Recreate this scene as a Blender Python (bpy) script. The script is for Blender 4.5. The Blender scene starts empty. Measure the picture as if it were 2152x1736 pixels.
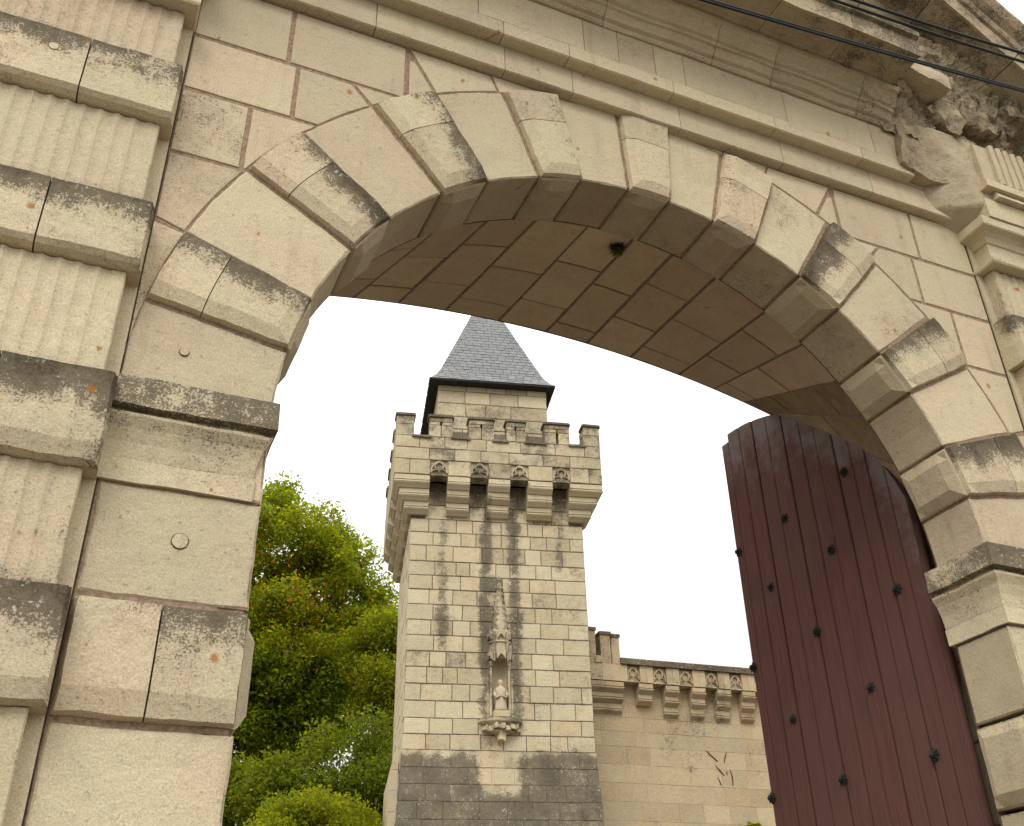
import bpy, bmesh, math, random
import numpy as np
from mathutils import Vector, Matrix, noise

sc = bpy.context.scene
COL = sc.collection
rad = math.radians
random.seed(7)

# ------------------------------------------------------------------ camera
# origin = the lens; X along the gate front, Y into the gate, Z up; street at z = -1.6
GROUND = -1.6
camd = bpy.data.cameras.new('camera')
cam = bpy.data.objects.new('camera', camd)
COL.objects.link(cam)
camd.sensor_fit = 'HORIZONTAL'
camd.sensor_width = 36.0
camd.lens = 36.05
camd.clip_start = 0.05
camd.clip_end = 3000
_V = np.array([1000 - 1076., -2676. - 868, 2155.])
_H = np.array([6785 - 1076., 2056. - 868, 2155.])
_up = _V / np.linalg.norm(_V)
_hx = _H / np.linalg.norm(_H)
_hx = _hx - _up * np.dot(_hx, _up)
_hx /= np.linalg.norm(_hx)
_dp = np.cross(_hx, _up)
if _dp[2] < 0:
    _dp = -_dp
_M = np.array([_hx, _dp, _up])
_r, _u, _b = _M @ np.array([1, 0, 0.]), _M @ np.array([0, -1., 0]), _M @ np.array([0, 0, -1.])
cam.matrix_world = Matrix(((_r[0], _u[0], _b[0], 0), (_r[1], _u[1], _b[1], 0), (_r[2], _u[2], _b[2], 0), (0, 0, 0, 1)))
sc.camera = cam

# ------------------------------------------------------------------ sky: overcast
SUN_DIR = Vector((0.42, 0.62, -0.80)).normalized()
SUN_EL = math.asin(-SUN_DIR.z)
SUN_AZ = math.atan2(-SUN_DIR.x, -SUN_DIR.y)
w = bpy.data.worlds.new('World')
sc.world = w
w.use_nodes = True
nt = w.node_tree
nt.nodes.clear()
def wn(t, **k):
    n = nt.nodes.new(t)
    for a, b in k.items():
        setattr(n, a, b)
    return n
out = wn('ShaderNodeOutputWorld')
bg = wn('ShaderNodeBackground')
bg.inputs['Strength'].default_value = 0.10
sky = wn('ShaderNodeTexSky', sky_type='NISHITA')
sky.sun_disc = False
sky.sun_elevation = SUN_EL
sky.sun_rotation = SUN_AZ
tc = wn('ShaderNodeTexCoord')
sep = wn('ShaderNodeSeparateXYZ')
nt.links.new(tc.outputs['Generated'], sep.inputs[0])
mr = wn('ShaderNodeMapRange')
mr.inputs['From Min'].default_value = 0.0
mr.inputs['From Max'].default_value = 1.0
mr.inputs['To Min'].default_value = 0.60     # brighter towards the zenith, as an overcast sky is
mr.inputs['To Max'].default_value = 2.2
nt.links.new(sep.outputs['Z'], mr.inputs['Value'])
nz = wn('ShaderNodeTexNoise')
nz.inputs['Scale'].default_value = 2.6
nz.inputs['Detail'].default_value = 5
mp = wn('ShaderNodeMapping')
mp.inputs['Scale'].default_value = (1, 1, 2.4)
nt.links.new(tc.outputs['Generated'], mp.inputs[0])
nt.links.new(mp.outputs[0], nz.inputs['Vector'])
nr = wn('ShaderNodeMapRange')
nr.inputs['From Min'].default_value = 0.3
nr.inputs['From Max'].default_value = 0.7
nr.inputs['To Min'].default_value = 0.66
nr.inputs['To Max'].default_value = 1.14
nt.links.new(nz.outputs['Fac'], nr.inputs['Value'])
mul = wn('ShaderNodeMath', operation='MULTIPLY')
nt.links.new(mr.outputs[0], mul.inputs[0])
nt.links.new(nr.outputs[0], mul.inputs[1])
sc1 = wn('ShaderNodeVectorMath', operation='SCALE')
sc1.inputs[0].default_value = (10.0, 9.95, 9.75)
nt.links.new(mul.outputs[0], sc1.inputs['Scale'])
mx = wn('ShaderNodeMixRGB')
mx.inputs['Fac'].default_value = 0.93
nt.links.new(sky.outputs[0], mx.inputs[1])
nt.links.new(sc1.outputs[0], mx.inputs[2])
nt.links.new(mx.outputs[0], bg.inputs['Color'])
nt.links.new(bg.outputs[0], out.inputs['Surface'])

sl = bpy.data.lights.new('sun', 'SUN')
sl.energy = 1.3
sl.angle = rad(28)
sl.color = (1.0, 0.97, 0.92)
so = bpy.data.objects.new('sun', sl)
COL.objects.link(so)
so.rotation_euler = SUN_DIR.to_track_quat('-Z', 'Y').to_euler()

sc.view_settings.view_transform = 'Standard'
sc.view_settings.look = 'None'
sc.view_settings.exposure = 0.47
sc.view_settings.gamma = 1
sc.view_settings.use_curve_mapping = False
sc.render.engine = 'CYCLES'
sc.cycles.max_bounces = 8
sc.cycles.diffuse_bounces = 5
sc.cycles.transparent_max_bounces = 8

# ------------------------------------------------------------------ materials
class NT:
    def __init__(s, name):
        s.m = bpy.data.materials.new(name)
        s.m.use_nodes = True
        s.t = s.m.node_tree
        s.t.nodes.clear()
        s.out = s.n('ShaderNodeOutputMaterial')
        s.b = s.n('ShaderNodeBsdfPrincipled')
        s.l(s.b.outputs[0], s.out.inputs['Surface'])
        s.b.inputs['Specular IOR Level'].default_value = 0.15
    def n(s, t, **k):
        n = s.t.nodes.new(t)
        for a, b in k.items():
            setattr(n, a, b)
        return n
    def l(s, a, b):
        s.t.links.new(a, b)
    def put(s, sock, v):
        if hasattr(v, 'is_linked') or hasattr(v, 'links'):
            s.l(v, sock)
        else:
            sock.default_value = v
    def math(s, op, a, b=0.0, clamp=False):
        n = s.n('ShaderNodeMath', operation=op, use_clamp=clamp)
        s.put(n.inputs[0], a)
        s.put(n.inputs[1], b)
        return n.outputs[0]
    def mix(s, f, a, b, mode='MIX'):
        n = s.n('ShaderNodeMixRGB', blend_type=mode)
        s.put(n.inputs[0], f)
        for i, v in ((1, a), (2, b)):
            if isinstance(v, tuple):
                n.inputs[i].default_value = (*v, 1) if len(v) == 3 else v
            else:
                s.l(v, n.inputs[i])
        return n.outputs[0]
    def noise(s, vec, scale, detail=4, rough=0.55):
        n = s.n('ShaderNodeTexNoise')
        n.inputs['Scale'].default_value = scale
        n.inputs['Detail'].default_value = detail
        n.inputs['Roughness'].default_value = rough
        s.l(vec, n.inputs['Vector'])
        return n.outputs['Fac']
    def vor(s, vec, scale, feature='F1'):
        n = s.n('ShaderNodeTexVoronoi', feature=feature)
        n.inputs['Scale'].default_value = scale
        s.l(vec, n.inputs['Vector'])
        return n
    def ramp(s, v, lo, hi, a=0.0, b=1.0):
        n = s.n('ShaderNodeMapRange', interpolation_type='SMOOTHSTEP')
        s.put(n.inputs['Value'], v)
        n.inputs['From Min'].default_value = lo
        n.inputs['From Max'].default_value = hi
        n.inputs['To Min'].default_value = a
        n.inputs['To Max'].default_value = b
        return n.outputs[0]
    def attr(s, name, typ='GEOMETRY'):
        n = s.n('ShaderNodeAttribute', attribute_type=typ, attribute_name=name)
        return n.outputs['Fac']
    def pos(s):
        return s.n('ShaderNodeNewGeometry').outputs['Position']
    def bump(s, h, strength, dist):
        n = s.n('ShaderNodeBump')
        n.inputs['Strength'].default_value = strength
        n.inputs['Distance'].default_value = dist
        s.l(h, n.inputs['Height'])
        s.l(n.outputs[0], s.b.inputs['Normal'])
        return n

def stone_material(name, base, pink, grey, k=1.0, rust=True, speckle=0.5, field=None, bump=0.5, spots=0.0, crust_cols=((0.033, 0.025, 0.015), (0.11, 0.085, 0.052))):
    """limestone: k scales the pattern (1 = near wall, smaller = far); field(N, pos) adds stains of their own shape and painted shade"""
    N = NT(name)
    P = N.pos()
    rnd = N.n('ShaderNodeObjectInfo').outputs['Random']
    off = N.n('ShaderNodeVectorMath', operation='ADD')
    N.l(P, off.inputs[0])
    sv = N.n('ShaderNodeVectorMath', operation='SCALE')
    sv.inputs[0].default_value = (7.3, 3.1, 5.7)
    N.l(rnd, sv.inputs['Scale'])
    N.l(sv.outputs[0], off.inputs[1])
    Q = off.outputs[0]
    n1 = N.noise(Q, 2.2 * k, 5)
    n2 = N.noise(Q, 9 * k, 6, 0.65)
    n3 = N.noise(P, 46 * k, 5, 0.7)
    hs = N.math('FRACT', N.math('MULTIPLY', rnd, 91.0))
    c = N.mix(N.ramp(N.math('ADD', n1, N.math('MULTIPLY', N.math('SUBTRACT', hs, 0.5), 0.18)), 0.38, 0.68), base, pink)
    c = N.mix(N.math('MULTIPLY', N.ramp(n2, 0.5, 0.72), 0.55), c, grey)
    tone = N.math('ADD', N.math('MULTIPLY', rnd, 0.19), 0.89)
    tc = N.n('ShaderNodeVectorMath', operation='SCALE')
    N.l(c, tc.inputs[0])
    N.l(tone, tc.inputs['Scale'])
    c = tc.outputs[0]
    # tooling grain and small dark pits
    pits = N.ramp(n3, 0.60, 0.72)
    c = N.mix(N.math('MULTIPLY', pits, speckle), c, (0.20, 0.155, 0.09))
    n7 = N.noise(P, 150 * k, 3, 0.8)
    gs = N.n('ShaderNodeVectorMath', operation='SCALE')
    N.l(c, gs.inputs[0])
    N.l(N.ramp(n7, 0.30, 0.70, 0.80, 1.18), gs.inputs['Scale'])
    c = gs.outputs[0]
    light = N.ramp(n3, 0.42, 0.30)
    c = N.mix(N.math('MULTIPLY', light, 0.25), c, (0.66, 0.58, 0.42))
    # rain runs: faint streaks drawn out downwards
    mpz = N.n('ShaderNodeMapping')
    mpz.inputs['Scale'].default_value = (9 * k, 9 * k, 0.9 * k)
    N.l(P, mpz.inputs[0])
    run = N.noise(mpz.outputs[0], 1.0, 5, 0.7)
    c = N.mix(N.math('MULTIPLY', N.ramp(run, 0.52, 0.74), N.ramp(n1, 0.35, 0.6, 0.15, 0.5)), c, (0.33, 0.265, 0.165))
    # weathering that some stones carry, and shade painted on vault stones by the leaf
    gr = N.math('ADD', N.attr('grime_shade', 'OBJECT'), N.attr('brown_tone'))
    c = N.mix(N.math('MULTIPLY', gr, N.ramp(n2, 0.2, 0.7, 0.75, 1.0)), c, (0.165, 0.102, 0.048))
    # black crust and lichen, plus shade painted in the vault and tower slots
    li = N.math('ADD', N.attr('lichen_shade'), N.attr('lichen_shade', 'OBJECT'))
    if field:
        li = N.math('ADD', li, field(N, P))
    up = N.n('ShaderNodeSeparateXYZ')
    N.l(N.n('ShaderNodeNewGeometry').outputs['Normal'], up.inputs[0])
    upf = N.ramp(up.outputs['Z'], 0.25, 0.8, 0.0, 0.55)
    if not field: li = N.math('MULTIPLY', li, N.math('ADD', N.math('MULTIPLY', N.math('FRACT', N.math('MULTIPLY', rnd, 37.0)), 0.55), 0.68))
    li = N.math('ADD', li, upf)
    n6 = N.noise(P if field else Q, 5.5 * k, 4, 0.6)
    li = N.math('ADD', li, N.math('MULTIPLY', N.math('SUBTRACT', n6, 0.5), N.ramp(li, 0.05, 0.5, 0.1, 1.7)))
    n4 = N.noise(P, 24 * k, 7, 0.72)
    n5 = N.noise(P, 120 * k, 4, 0.75)
    patt = N.math('ADD', N.math('MULTIPLY', N.math('SUBTRACT', n4, 0.5), 1.1), N.math('MULTIPLY', N.math('SUBTRACT', n1, 0.5), 1.0))
    lp = N.math('ADD', li, patt)
    c = N.mix(N.ramp(lp, 0.0, 1.1, 0.0, 0.5), c, (0.25, 0.215, 0.15))
    speck = N.ramp(N.math('ADD', n5, N.math('MULTIPLY', lp, 0.36)), 0.66, 0.74)
    crust = N.ramp(N.math('ADD', lp, N.math('MULTIPLY', N.math('SUBTRACT', n5, 0.5), 1.1)), 0.74, 1.20)
    lm = N.math('MAXIMUM', N.math('MULTIPLY', speck, 0.85), crust)
    dark = N.mix(N.ramp(n5, 0.38, 0.62), *crust_cols)
    c = N.mix(N.math('MULTIPLY', lm, 0.92), c, dark)
    # pale lichen rosettes inside the crust
    ros = N.math('MULTIPLY', N.ramp(N.noise(P, 62 * k, 3, 0.6), 0.60, 0.67), N.ramp(N.noise(P, 8 * k, 3), 0.46, 0.58))
    ros = N.math('MULTIPLY', ros, N.ramp(li, 0.25, 0.6))
    c = N.mix(N.math('MULTIPLY', ros, 0.8), c, (0.50, 0.50, 0.44))
    if rust:
        sp2 = N.n('ShaderNodeSeparateXYZ')
        N.l(P, sp2.inputs[0])
        cb = N.n('ShaderNodeCombineXYZ')
        N.l(N.math('ADD', sp2.outputs['X'], N.math('MULTIPLY', sp2.outputs['Y'], 0.7)), cb.inputs[0])
        N.l(N.math('MULTIPLY', sp2.outputs['Z'], 0.8), cb.inputs[1])
        v2 = N.n('ShaderNodeTexVoronoi', voronoi_dimensions='2D')
        v2.inputs['Scale'].default_value = 3.3
        N.l(cb.outputs[0], v2.inputs['Vector'])
        cell = N.n('ShaderNodeSeparateXYZ')
        N.l(v2.outputs['Color'], cell.inputs[0])
        d = N.math('ADD', v2.outputs['Distance'], N.math('MULTIPLY', N.math('SUBTRACT', n4, 0.5), 0.16))
        d = N.math('DIVIDE', d, N.math('ADD', cell.outputs['Y'], 0.35))
        rs = N.math('MULTIPLY', N.ramp(d, 0.052, 0.012), N.ramp(cell.outputs['X'], 0.62, 0.64))
        c = N.mix(N.math('MULTIPLY', rs, 0.85), c, (0.34, 0.13, 0.022))
    if spots:
        v3 = N.vor(P, 14 * k)
        sp = N.math('MULTIPLY', N.ramp(v3.outputs['Distance'], 0.16, 0.08), N.ramp(n2, 0.5, 0.6))
        c = N.mix(N.math('MULTIPLY', sp, spots), c, (0.12, 0.09, 0.06))
    N.l(c, N.b.inputs['Base Color'])
    N.b.inputs['Roughness'].default_value = 0.93
    h = N.math('ADD', N.math('MULTIPLY', n2, 0.7), N.math('MULTIPLY', n3, 0.42))
    h = N.math('ADD', h, N.math('MULTIPLY', n4, 0.35))
    h = N.math('SUBTRACT', h, N.math('MULTIPLY', pits, 0.35))
    h = N.math('ADD', h, N.math('MULTIPLY', lm, 0.30))
    N.bump(h, bump, 0.018 / k)
    return N.m

GATE = stone_material('tufa limestone', (0.55, 0.470, 0.312), (0.55, 0.442, 0.302), (0.45, 0.408, 0.285), 1.0, True, 0.5)
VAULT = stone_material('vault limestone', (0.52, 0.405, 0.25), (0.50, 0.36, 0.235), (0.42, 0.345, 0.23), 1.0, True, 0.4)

def simple(name, col, rough=0.9, sc_=20, var=0.3, bump=0.3, col2=None):
    N = NT(name)
    P = N.pos()
    n = N.noise(P, sc_, 5, 0.65)
    c2 = col2 or tuple(x * (1 - var) for x in col)
    c = N.mix(N.ramp(n, 0.35, 0.65), col, c2)
    N.l(c, N.b.inputs['Base Color'])
    N.b.inputs['Roughness'].default_value = rough
    N.bump(n, bump, 0.01)
    return N.m

MORTAR = simple('pink mortar', (0.36, 0.25, 0.165), 0.95, 55, 0.4, 0.5)
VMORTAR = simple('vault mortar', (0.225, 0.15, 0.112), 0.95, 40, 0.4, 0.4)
CRACK = simple('dark joint', (0.085, 0.066, 0.045), 0.95, 30, 0.4, 0.3)
TMORTAR = simple('tower mortar', (0.16, 0.13, 0.085), 0.95, 14, 0.5, 0.3)
RUBBLE = stone_material('weathered broken stone', (0.47, 0.395, 0.265), (0.43, 0.335, 0.22), (0.33, 0.29, 0.2), 1.3, False, 0.6, None, 0.9)
IRON = simple('black iron', (0.035, 0.038, 0.032), 0.8, 60, 0.5, 0.4)
CABLE = simple('black cable sheath', (0.024, 0.027, 0.03), 0.45, 60, 0.3, 0.1)
GROUNDM = simple('pale bounce ground', (0.17, 0.15, 0.12), 0.95, 6, 0.35, 0.4)  # unseen ground, kept pale to bounce light up onto undersides
BARK = simple('bark', (0.09, 0.065, 0.045), 0.95, 12, 0.5, 0.8)

def wood():
    N = NT('dark red painted planks')
    P = N.pos()
    mp = N.n('ShaderNodeMapping')
    mp.inputs['Scale'].default_value = (1, 16, 0.9)
    N.l(P, mp.inputs[0])
    rnd = N.n('ShaderNodeObjectInfo').outputs['Random']
    n = N.noise(mp.outputs[0], 3.2, 6, 0.65)
    n2 = N.noise(P, 3.0, 5, 0.6)
    c = N.mix(N.ramp(n, 0.35, 0.7), (0.128, 0.060, 0.048), (0.094, 0.046, 0.039))
    c = N.mix(N.math('MULTIPLY', rnd, 0.45), c, (0.12, 0.066, 0.055))
    c = N.mix(N.ramp(n2, 0.5, 0.75, 0, 0.35), c, (0.085, 0.045, 0.042))
    # bare silvered wood where the paint has weathered off under the plank ends
    wv = N.math('ADD', N.attr('weather'), N.math('ADD', N.math('MULTIPLY', N.math('SUBTRACT', n, 0.5), 0.7), N.math('MULTIPLY', N.math('SUBTRACT', N.noise(P, 6.0, 5, 0.7), 0.5), 2.2)))
    wm = N.math('MULTIPLY', N.ramp(wv, 0.30, 1.15), 0.75)
    c = N.mix(wm, c, (0.20, 0.17, 0.155))
    N.l(c, N.b.inputs['Base Color'])
    N.b.inputs['Roughness'].default_value = 0.95
    N.b.inputs['Specular IOR Level'].default_value = 0.03
    N.bump(n, 0.6, 0.006)
    return N.m
WOOD = wood()

def leafmat(name, a, b, c3, c4=None):
    N = NT(name)
    h = N.attr('hue')
    r = N.n('ShaderNodeValToRGB')
    e = r.color_ramp.elements
    e[0].position = 0.0
    e[0].color = (*a, 1)
    e[1].position = 0.55
    e[1].color = (*b, 1)
    x = e.new(0.8)
    x.color = (*c3, 1)
    if c4:
        y = e.new(0.97)
        y.color = (*c4, 1)
    N.l(h, r.inputs[0])
    N.l(r.outputs[0], N.b.inputs['Base Color'])
    N.b.inputs['Roughness'].default_value = 0.6
    tr = N.n('ShaderNodeBsdfTranslucent')
    N.l(N.mix(1.0, r.outputs[0], (2.5, 2.5, 0.8), 'MULTIPLY'), tr.inputs['Color'])
    mxs = N.n('ShaderNodeMixShader')
    mxs.inputs[0].default_value = 0.5
    N.l(N.b.outputs[0], mxs.inputs[1])
    N.l(tr.outputs[0], mxs.inputs[2])
    N.l(mxs.outputs[0], N.out.inputs['Surface'])
    return N.m
LEAF_TREE = leafmat('turning lime leaves', (0.066, 0.100, 0.006), (0.19, 0.212, 0.008), (0.29, 0.235, 0.012), (0.42, 0.14, 0.02))
LEAF_SHRUB = leafmat('shrub leaves', (0.075, 0.098, 0.008), (0.19, 0.205, 0.010), (0.29, 0.26, 0.015))
LEAF_DARK = leafmat('ivy leaves', (0.055, 0.078, 0.007), (0.13, 0.150, 0.010), (0.20, 0.195, 0.015))
LEAF_WEED = leafmat('weed leaves', (0.03, 0.055, 0.012), (0.06, 0.085, 0.02), (0.11, 0.11, 0.03))
LEAFCORE = simple('inner twigs', (0.022, 0.034, 0.010), 0.9, 5, 0.4, 0.5)

# ------------------------------------------------------------------ object helpers
ROOTINV = {}
def thing(name, label, cat, loc=(0, 0, 0), rz=0.0, group=None):
    o = bpy.data.objects.new(name, None)
    COL.objects.link(o)
    o.location = loc
    o.rotation_euler = (0, 0, rz)
    o.empty_display_size = 0.3
    ROOTINV[o.name] = (Matrix.Translation(loc) @ Matrix.Rotation(rz, 4, 'Z')).inverted()
    tag(o, label, cat, group)
    return o

def tag(o, label=None, cat=None, group=None, kind=None):
    if label: o['label'] = label
    if cat: o['category'] = cat
    if group: o['group'] = group
    if kind: o['kind'] = kind
    return o

def link(name, me, parent=None):
    o = bpy.data.objects.new(name, me)
    COL.objects.link(o)
    if parent:
        o.parent = parent
        if parent.name in ROOTINV:
            o.matrix_parent_inverse = ROOTINV[parent.name]
    return o

def jit(v, amp, f=7.0):
    n = noise.noise_vector(Vector(v) * f)
    n2 = noise.noise_vector(Vector(v) * f * 3.7)
    return Vector(v) + (n + n2 * 0.5) * amp

class MB:
    """collects vertices and faces; build() links them as one object"""
    def __init__(s):
        s.v, s.f, s.a = [], [], {}
    def add(s, vs, fs, att=None):
        o = len(s.v)
        s.v += [tuple(x) for x in vs]
        s.f += [tuple(i + o for i in f) for f in fs]
        if att:
            for k, vals in att.items():
                d = s.a.setdefault(k, {})
                for i, x in enumerate(vals):
                    d[o + i] = x
    def build(s, name, mat, parent=None, smooth=False, weld=False, flipcheck=True):
        me = bpy.data.meshes.new(name)
        me.from_pydata(s.v, [], s.f)
        for k, d in s.a.items():
            at = me.attributes.new(k, 'FLOAT', 'POINT')
            at.data.foreach_set('value', [d.get(i, 0.0) for i in range(len(s.v))])
        if weld or flipcheck:
            bm = bmesh.new()
            bm.from_mesh(me)
            if weld:
                bmesh.ops.remove_doubles(bm, verts=bm.verts, dist=1e-4)
            if flipcheck:
                bmesh.ops.recalc_face_normals(bm, faces=bm.faces)
            bm.to_mesh(me)
            bm.free()
        me.materials.append(mat)
        if smooth:
            me.polygons.foreach_set('use_smooth', [True] * len(me.polygons))
        return link(name, me, parent)
    # boxes and the like -------------------------------------------------
    def hexa(s, f, a, b):
        """box a..b in the coordinates of map f"""
        c = [f(x, y, z) for z in (a[2], b[2]) for y in (a[1], b[1]) for x in (a[0], b[0])]
        s.add(c, [(0, 2, 3, 1), (4, 5, 7, 6), (0, 1, 5, 4), (1, 3, 7, 5), (3, 2, 6, 7), (2, 0, 4, 6)])
    def loft(s, loops, cap0=True, cap1=True, closed=True):
        n = len(loops[0])
        vs = [p for L in loops for p in L]
        fs = []
        for k in range(len(loops) - 1):
            for i in range(n if closed else n - 1):
                j = (i + 1) % n
                fs.append((k * n + i, k * n + j, (k + 1) * n + j, (k + 1) * n + i))
        if cap0: fs.append(tuple(range(n))[::-1])
        if cap1: fs.append(tuple((len(loops) - 1) * n + i for i in range(n)))
        s.add(vs, fs)
    def tube(s, pts, r, n=8):
        pts = [Vector(p) for p in pts]
        loops = []
        for i, p in enumerate(pts):
            t = (pts[min(i + 1, len(pts) - 1)] - pts[max(i - 1, 0)]).normalized()
            a = t.cross(Vector((0.13, 0.2, 1))).normalized()
            b = t.cross(a)
            rr = r[i] if isinstance(r, (list, tuple)) else r
            loops.append([p + (a * math.cos(q) + b * math.sin(q)) * rr for q in [2 * math.pi * k / n for k in range(n)]])
        s.loft(loops)
    def heightblock(s, f, ul, vl, p=0.0, b=0.045, e=0.006, flags=(1, 1, 1, 1), depth=0.12, nu=4, nv=4, rough=0.003, lich=None, wob=0.002, lip=None, grime_shade=None, skip=''):
        """a stone face on map f(u, v, h): chamfered border, optionally raised by p.
        flags per side (u0, u1, v0, v1): 0 shared joint, 1 sharp border, 2 border with a wide bevel b behind a lip.  The sides run back by depth."""
        if lip is None: lip = p * 0.5
        def axis(L, f0, f1, n):
            a = {0: [0], 1: [0, e], 2: [0, e, e + b]}[f0]
            z = {0: [L], 1: [L - e, L], 2: [L - e - b, L - e, L]}[f1]
            lo, hi = a[-1], z[0]
            mid = [lo + (hi - lo) * i / n for i in range(1, n)]
            return a + mid + z
        us, vs_ = axis(ul, flags[0], flags[1], nu), axis(vl, flags[2], flags[3], nv)
        def h1s(d, t):
            if t == 0: return p
            if d <= 1e-9: return 0.0 if p else -e * 0.7
            if t == 1: return p
            if d <= e * 1.001: return lip
            return lip + (p - lip) * min(1, (d - e) / b)
        def h1uv(u, v):
            return min(h1s(u, flags[0]), h1s(ul - u, flags[1]), h1s(v, flags[2]), h1s(vl - v, flags[3]))
        V, A = [], []
        for j, v in enumerate(vs_):
            for i, u in enumerate(us):
                hh = h1uv(u, v)
                q = f(u, v, hh)
                nn = noise.noise_vector(Vector(q) * 9) + noise.noise_vector(Vector(q) * 31) * 0.5
                du = dv = 0
                if (flags[0] or i > 0) and (flags[1] or i < len(us) - 1): du = nn.x * rough
                if (flags[2] or j > 0) and (flags[3] or j < len(vs_) - 1): dv = nn.y * rough
                V.append(f(u + du, v + dv, hh + nn.z * wob))
                A.append(lich(u / ul, v / vl) if lich else 0.0)
        nu_, nv_ = len(us), len(vs_)
        F = []
        for j in range(nv_ - 1):
            for i in range(nu_ - 1):
                k = j * nu_ + i
                F.append((k, k + 1, k + nu_ + 1, k + nu_))
        ring = [i for i in range(nu_)] + [j * nu_ + nu_ - 1 for j in range(1, nv_)] + [(nv_ - 1) * nu_ + i for i in range(nu_ - 2, -1, -1)] + [j * nu_ for j in range(nv_ - 2, 0, -1)]
        uv = [(us[k % nu_], vs_[k // nu_]) for k in ring]
        base = len(V)
        for (u, v) in uv:
            V.append(f(u, v, -depth))
            A.append(0.0)
        m = len(ring)
        for i in range(m):
            j = (i + 1) % m
            if skip:
                (ua_, va_), (ub_, vb_2) = uv[i], uv[j]
                if {'u0': ua_ == ub_ == us[0], 'u1': ua_ == ub_ == us[-1], 'v0': va_ == vb_2 == vs_[0]}[skip]: continue
            F.append((ring[j], ring[i], base + i, base + j))
        att = {}
        if lich: att['lichen_shade'] = A
        if grime_shade is not None: att['brown_tone'] = [grime_shade] * len(V)  # here only the brown tone of ring soffits and jamb reveals
        s.add(V, F, att or None)

def offset(poly, d):
    """moves every vertex of a CCW polygon inwards by d"""
    n = len(poly)
    out = []
    for i in range(n):
        p0, p1, p2 = Vector(poly[i - 1]), Vector(poly[i]), Vector(poly[(i + 1) % n])
        a, b = (p1 - p0), (p2 - p1)
        if a.length < 1e-6 or b.length < 1e-6:
            out.append(tuple(p1)); continue
        a.normalize(); b.normalize()
        na, nb = Vector((-a.y, a.x)), Vector((-b.y, b.x))
        m = na + nb
        if m.length < 1e-5:
            m = na
        k = min(1 / max(0.35, (1 + na.dot(nb)) / 2) ** 0.5, 1.6)
        m.normalize()
        out.append(tuple(p1 + m * d * k))
    return out

def densify(poly, step):
    o = []
    for i, p in enumerate(poly):
        q = poly[(i + 1) % len(poly)]
        L = math.hypot(q[0] - p[0], q[1] - p[1])
        n = max(1, int(L / step))
        for k in range(n):
            t = k / n
            o.append((p[0] + (q[0] - p[0]) * t, p[1] + (q[1] - p[1]) * t))
    return o

def polystone(name, parent, poly, f, mat, gap=0.006, e=0.003, depth=0.12, rough=0.004, step=0.09):
    """a flat stone of any outline on map f(x, z, h)"""
    A = sum(poly[i][0] * poly[(i + 1) % len(poly)][1] - poly[(i + 1) % len(poly)][0] * poly[i][1] for i in range(len(poly)))
    if A < 0:
        poly = poly[::-1]
    P0 = densify(offset(poly, gap), step)
    P0 = [tuple(jit((x, z, 0.0), rough * 0.7, 9)[:2]) for x, z in P0]
    P1 = offset(P0, e)
    n = len(P0)
    vs = [f(x, z, -depth) for x, z in P0] + [f(x, z, -e * 0.7) for x, z in P0] + [f(x, z, 0) for x, z in P1]
    fs = []
    for k in range(2):
        for i in range(n):
            j = (i + 1) % n
            fs.append((k * n + i, k * n + j, (k + 1) * n + j, (k + 1) * n + i))
    fs.append(tuple(2 * n + i for i in range(n)))
    mb = MB()
    mb.add(vs, fs)
    return mb.build(name, mat, parent)

def sweep(mb, path, prof, cap=True, dense=0.25, rough=0.002):
    """profile [(d, z)] carried along a plan path; d is the projection to the path's right-hand side"""
    pts = [Vector(p) for p in path]
    dirs = [(pts[i + 1] - pts[i]).normalized() for i in range(len(pts) - 1)]
    loops, base = [], []
    for i, p in enumerate(pts):
        if i == 0: m = Vector((dirs[0].y, -dirs[0].x))
        elif i == len(pts) - 1: m = Vector((dirs[-1].y, -dirs[-1].x))
        else:
            a, b = Vector((dirs[i - 1].y, -dirs[i - 1].x)), Vector((dirs[i].y, -dirs[i].x))
            m = (a + b) / (1 + a.dot(b))
        base.append((p, m))
        if i < len(pts) - 1:
            L = (pts[i + 1] - p).length
            n = int(L / dense)
            for k in range(1, n):
                base.append((p + dirs[i] * L * k / n, Vector((dirs[i].y, -dirs[i].x))))
    # points must keep the order along the path
    for p, m in base:
        L = []
        for d, z in prof:
            q = (p.x + m.x * d, p.y + m.y * d, z)
            L.append(jit(q, rough, 8) if rough else Vector(q))
        loops.append(L)
    n = len(prof)
    vs = [q for L in loops for q in L]
    fs = []
    for k in range(len(loops) - 1):
        for i in range(n):
            j = (i + 1) % n
            fs.append((k * n + i, k * n + j, (k + 1) * n + j, (k + 1) * n + i))
    if cap:
        fs.append(tuple(range(n)))
        fs.append(tuple((len(loops) - 1) * n + i for i in range(n))[::-1])
    mb.add(vs, fs)

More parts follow.
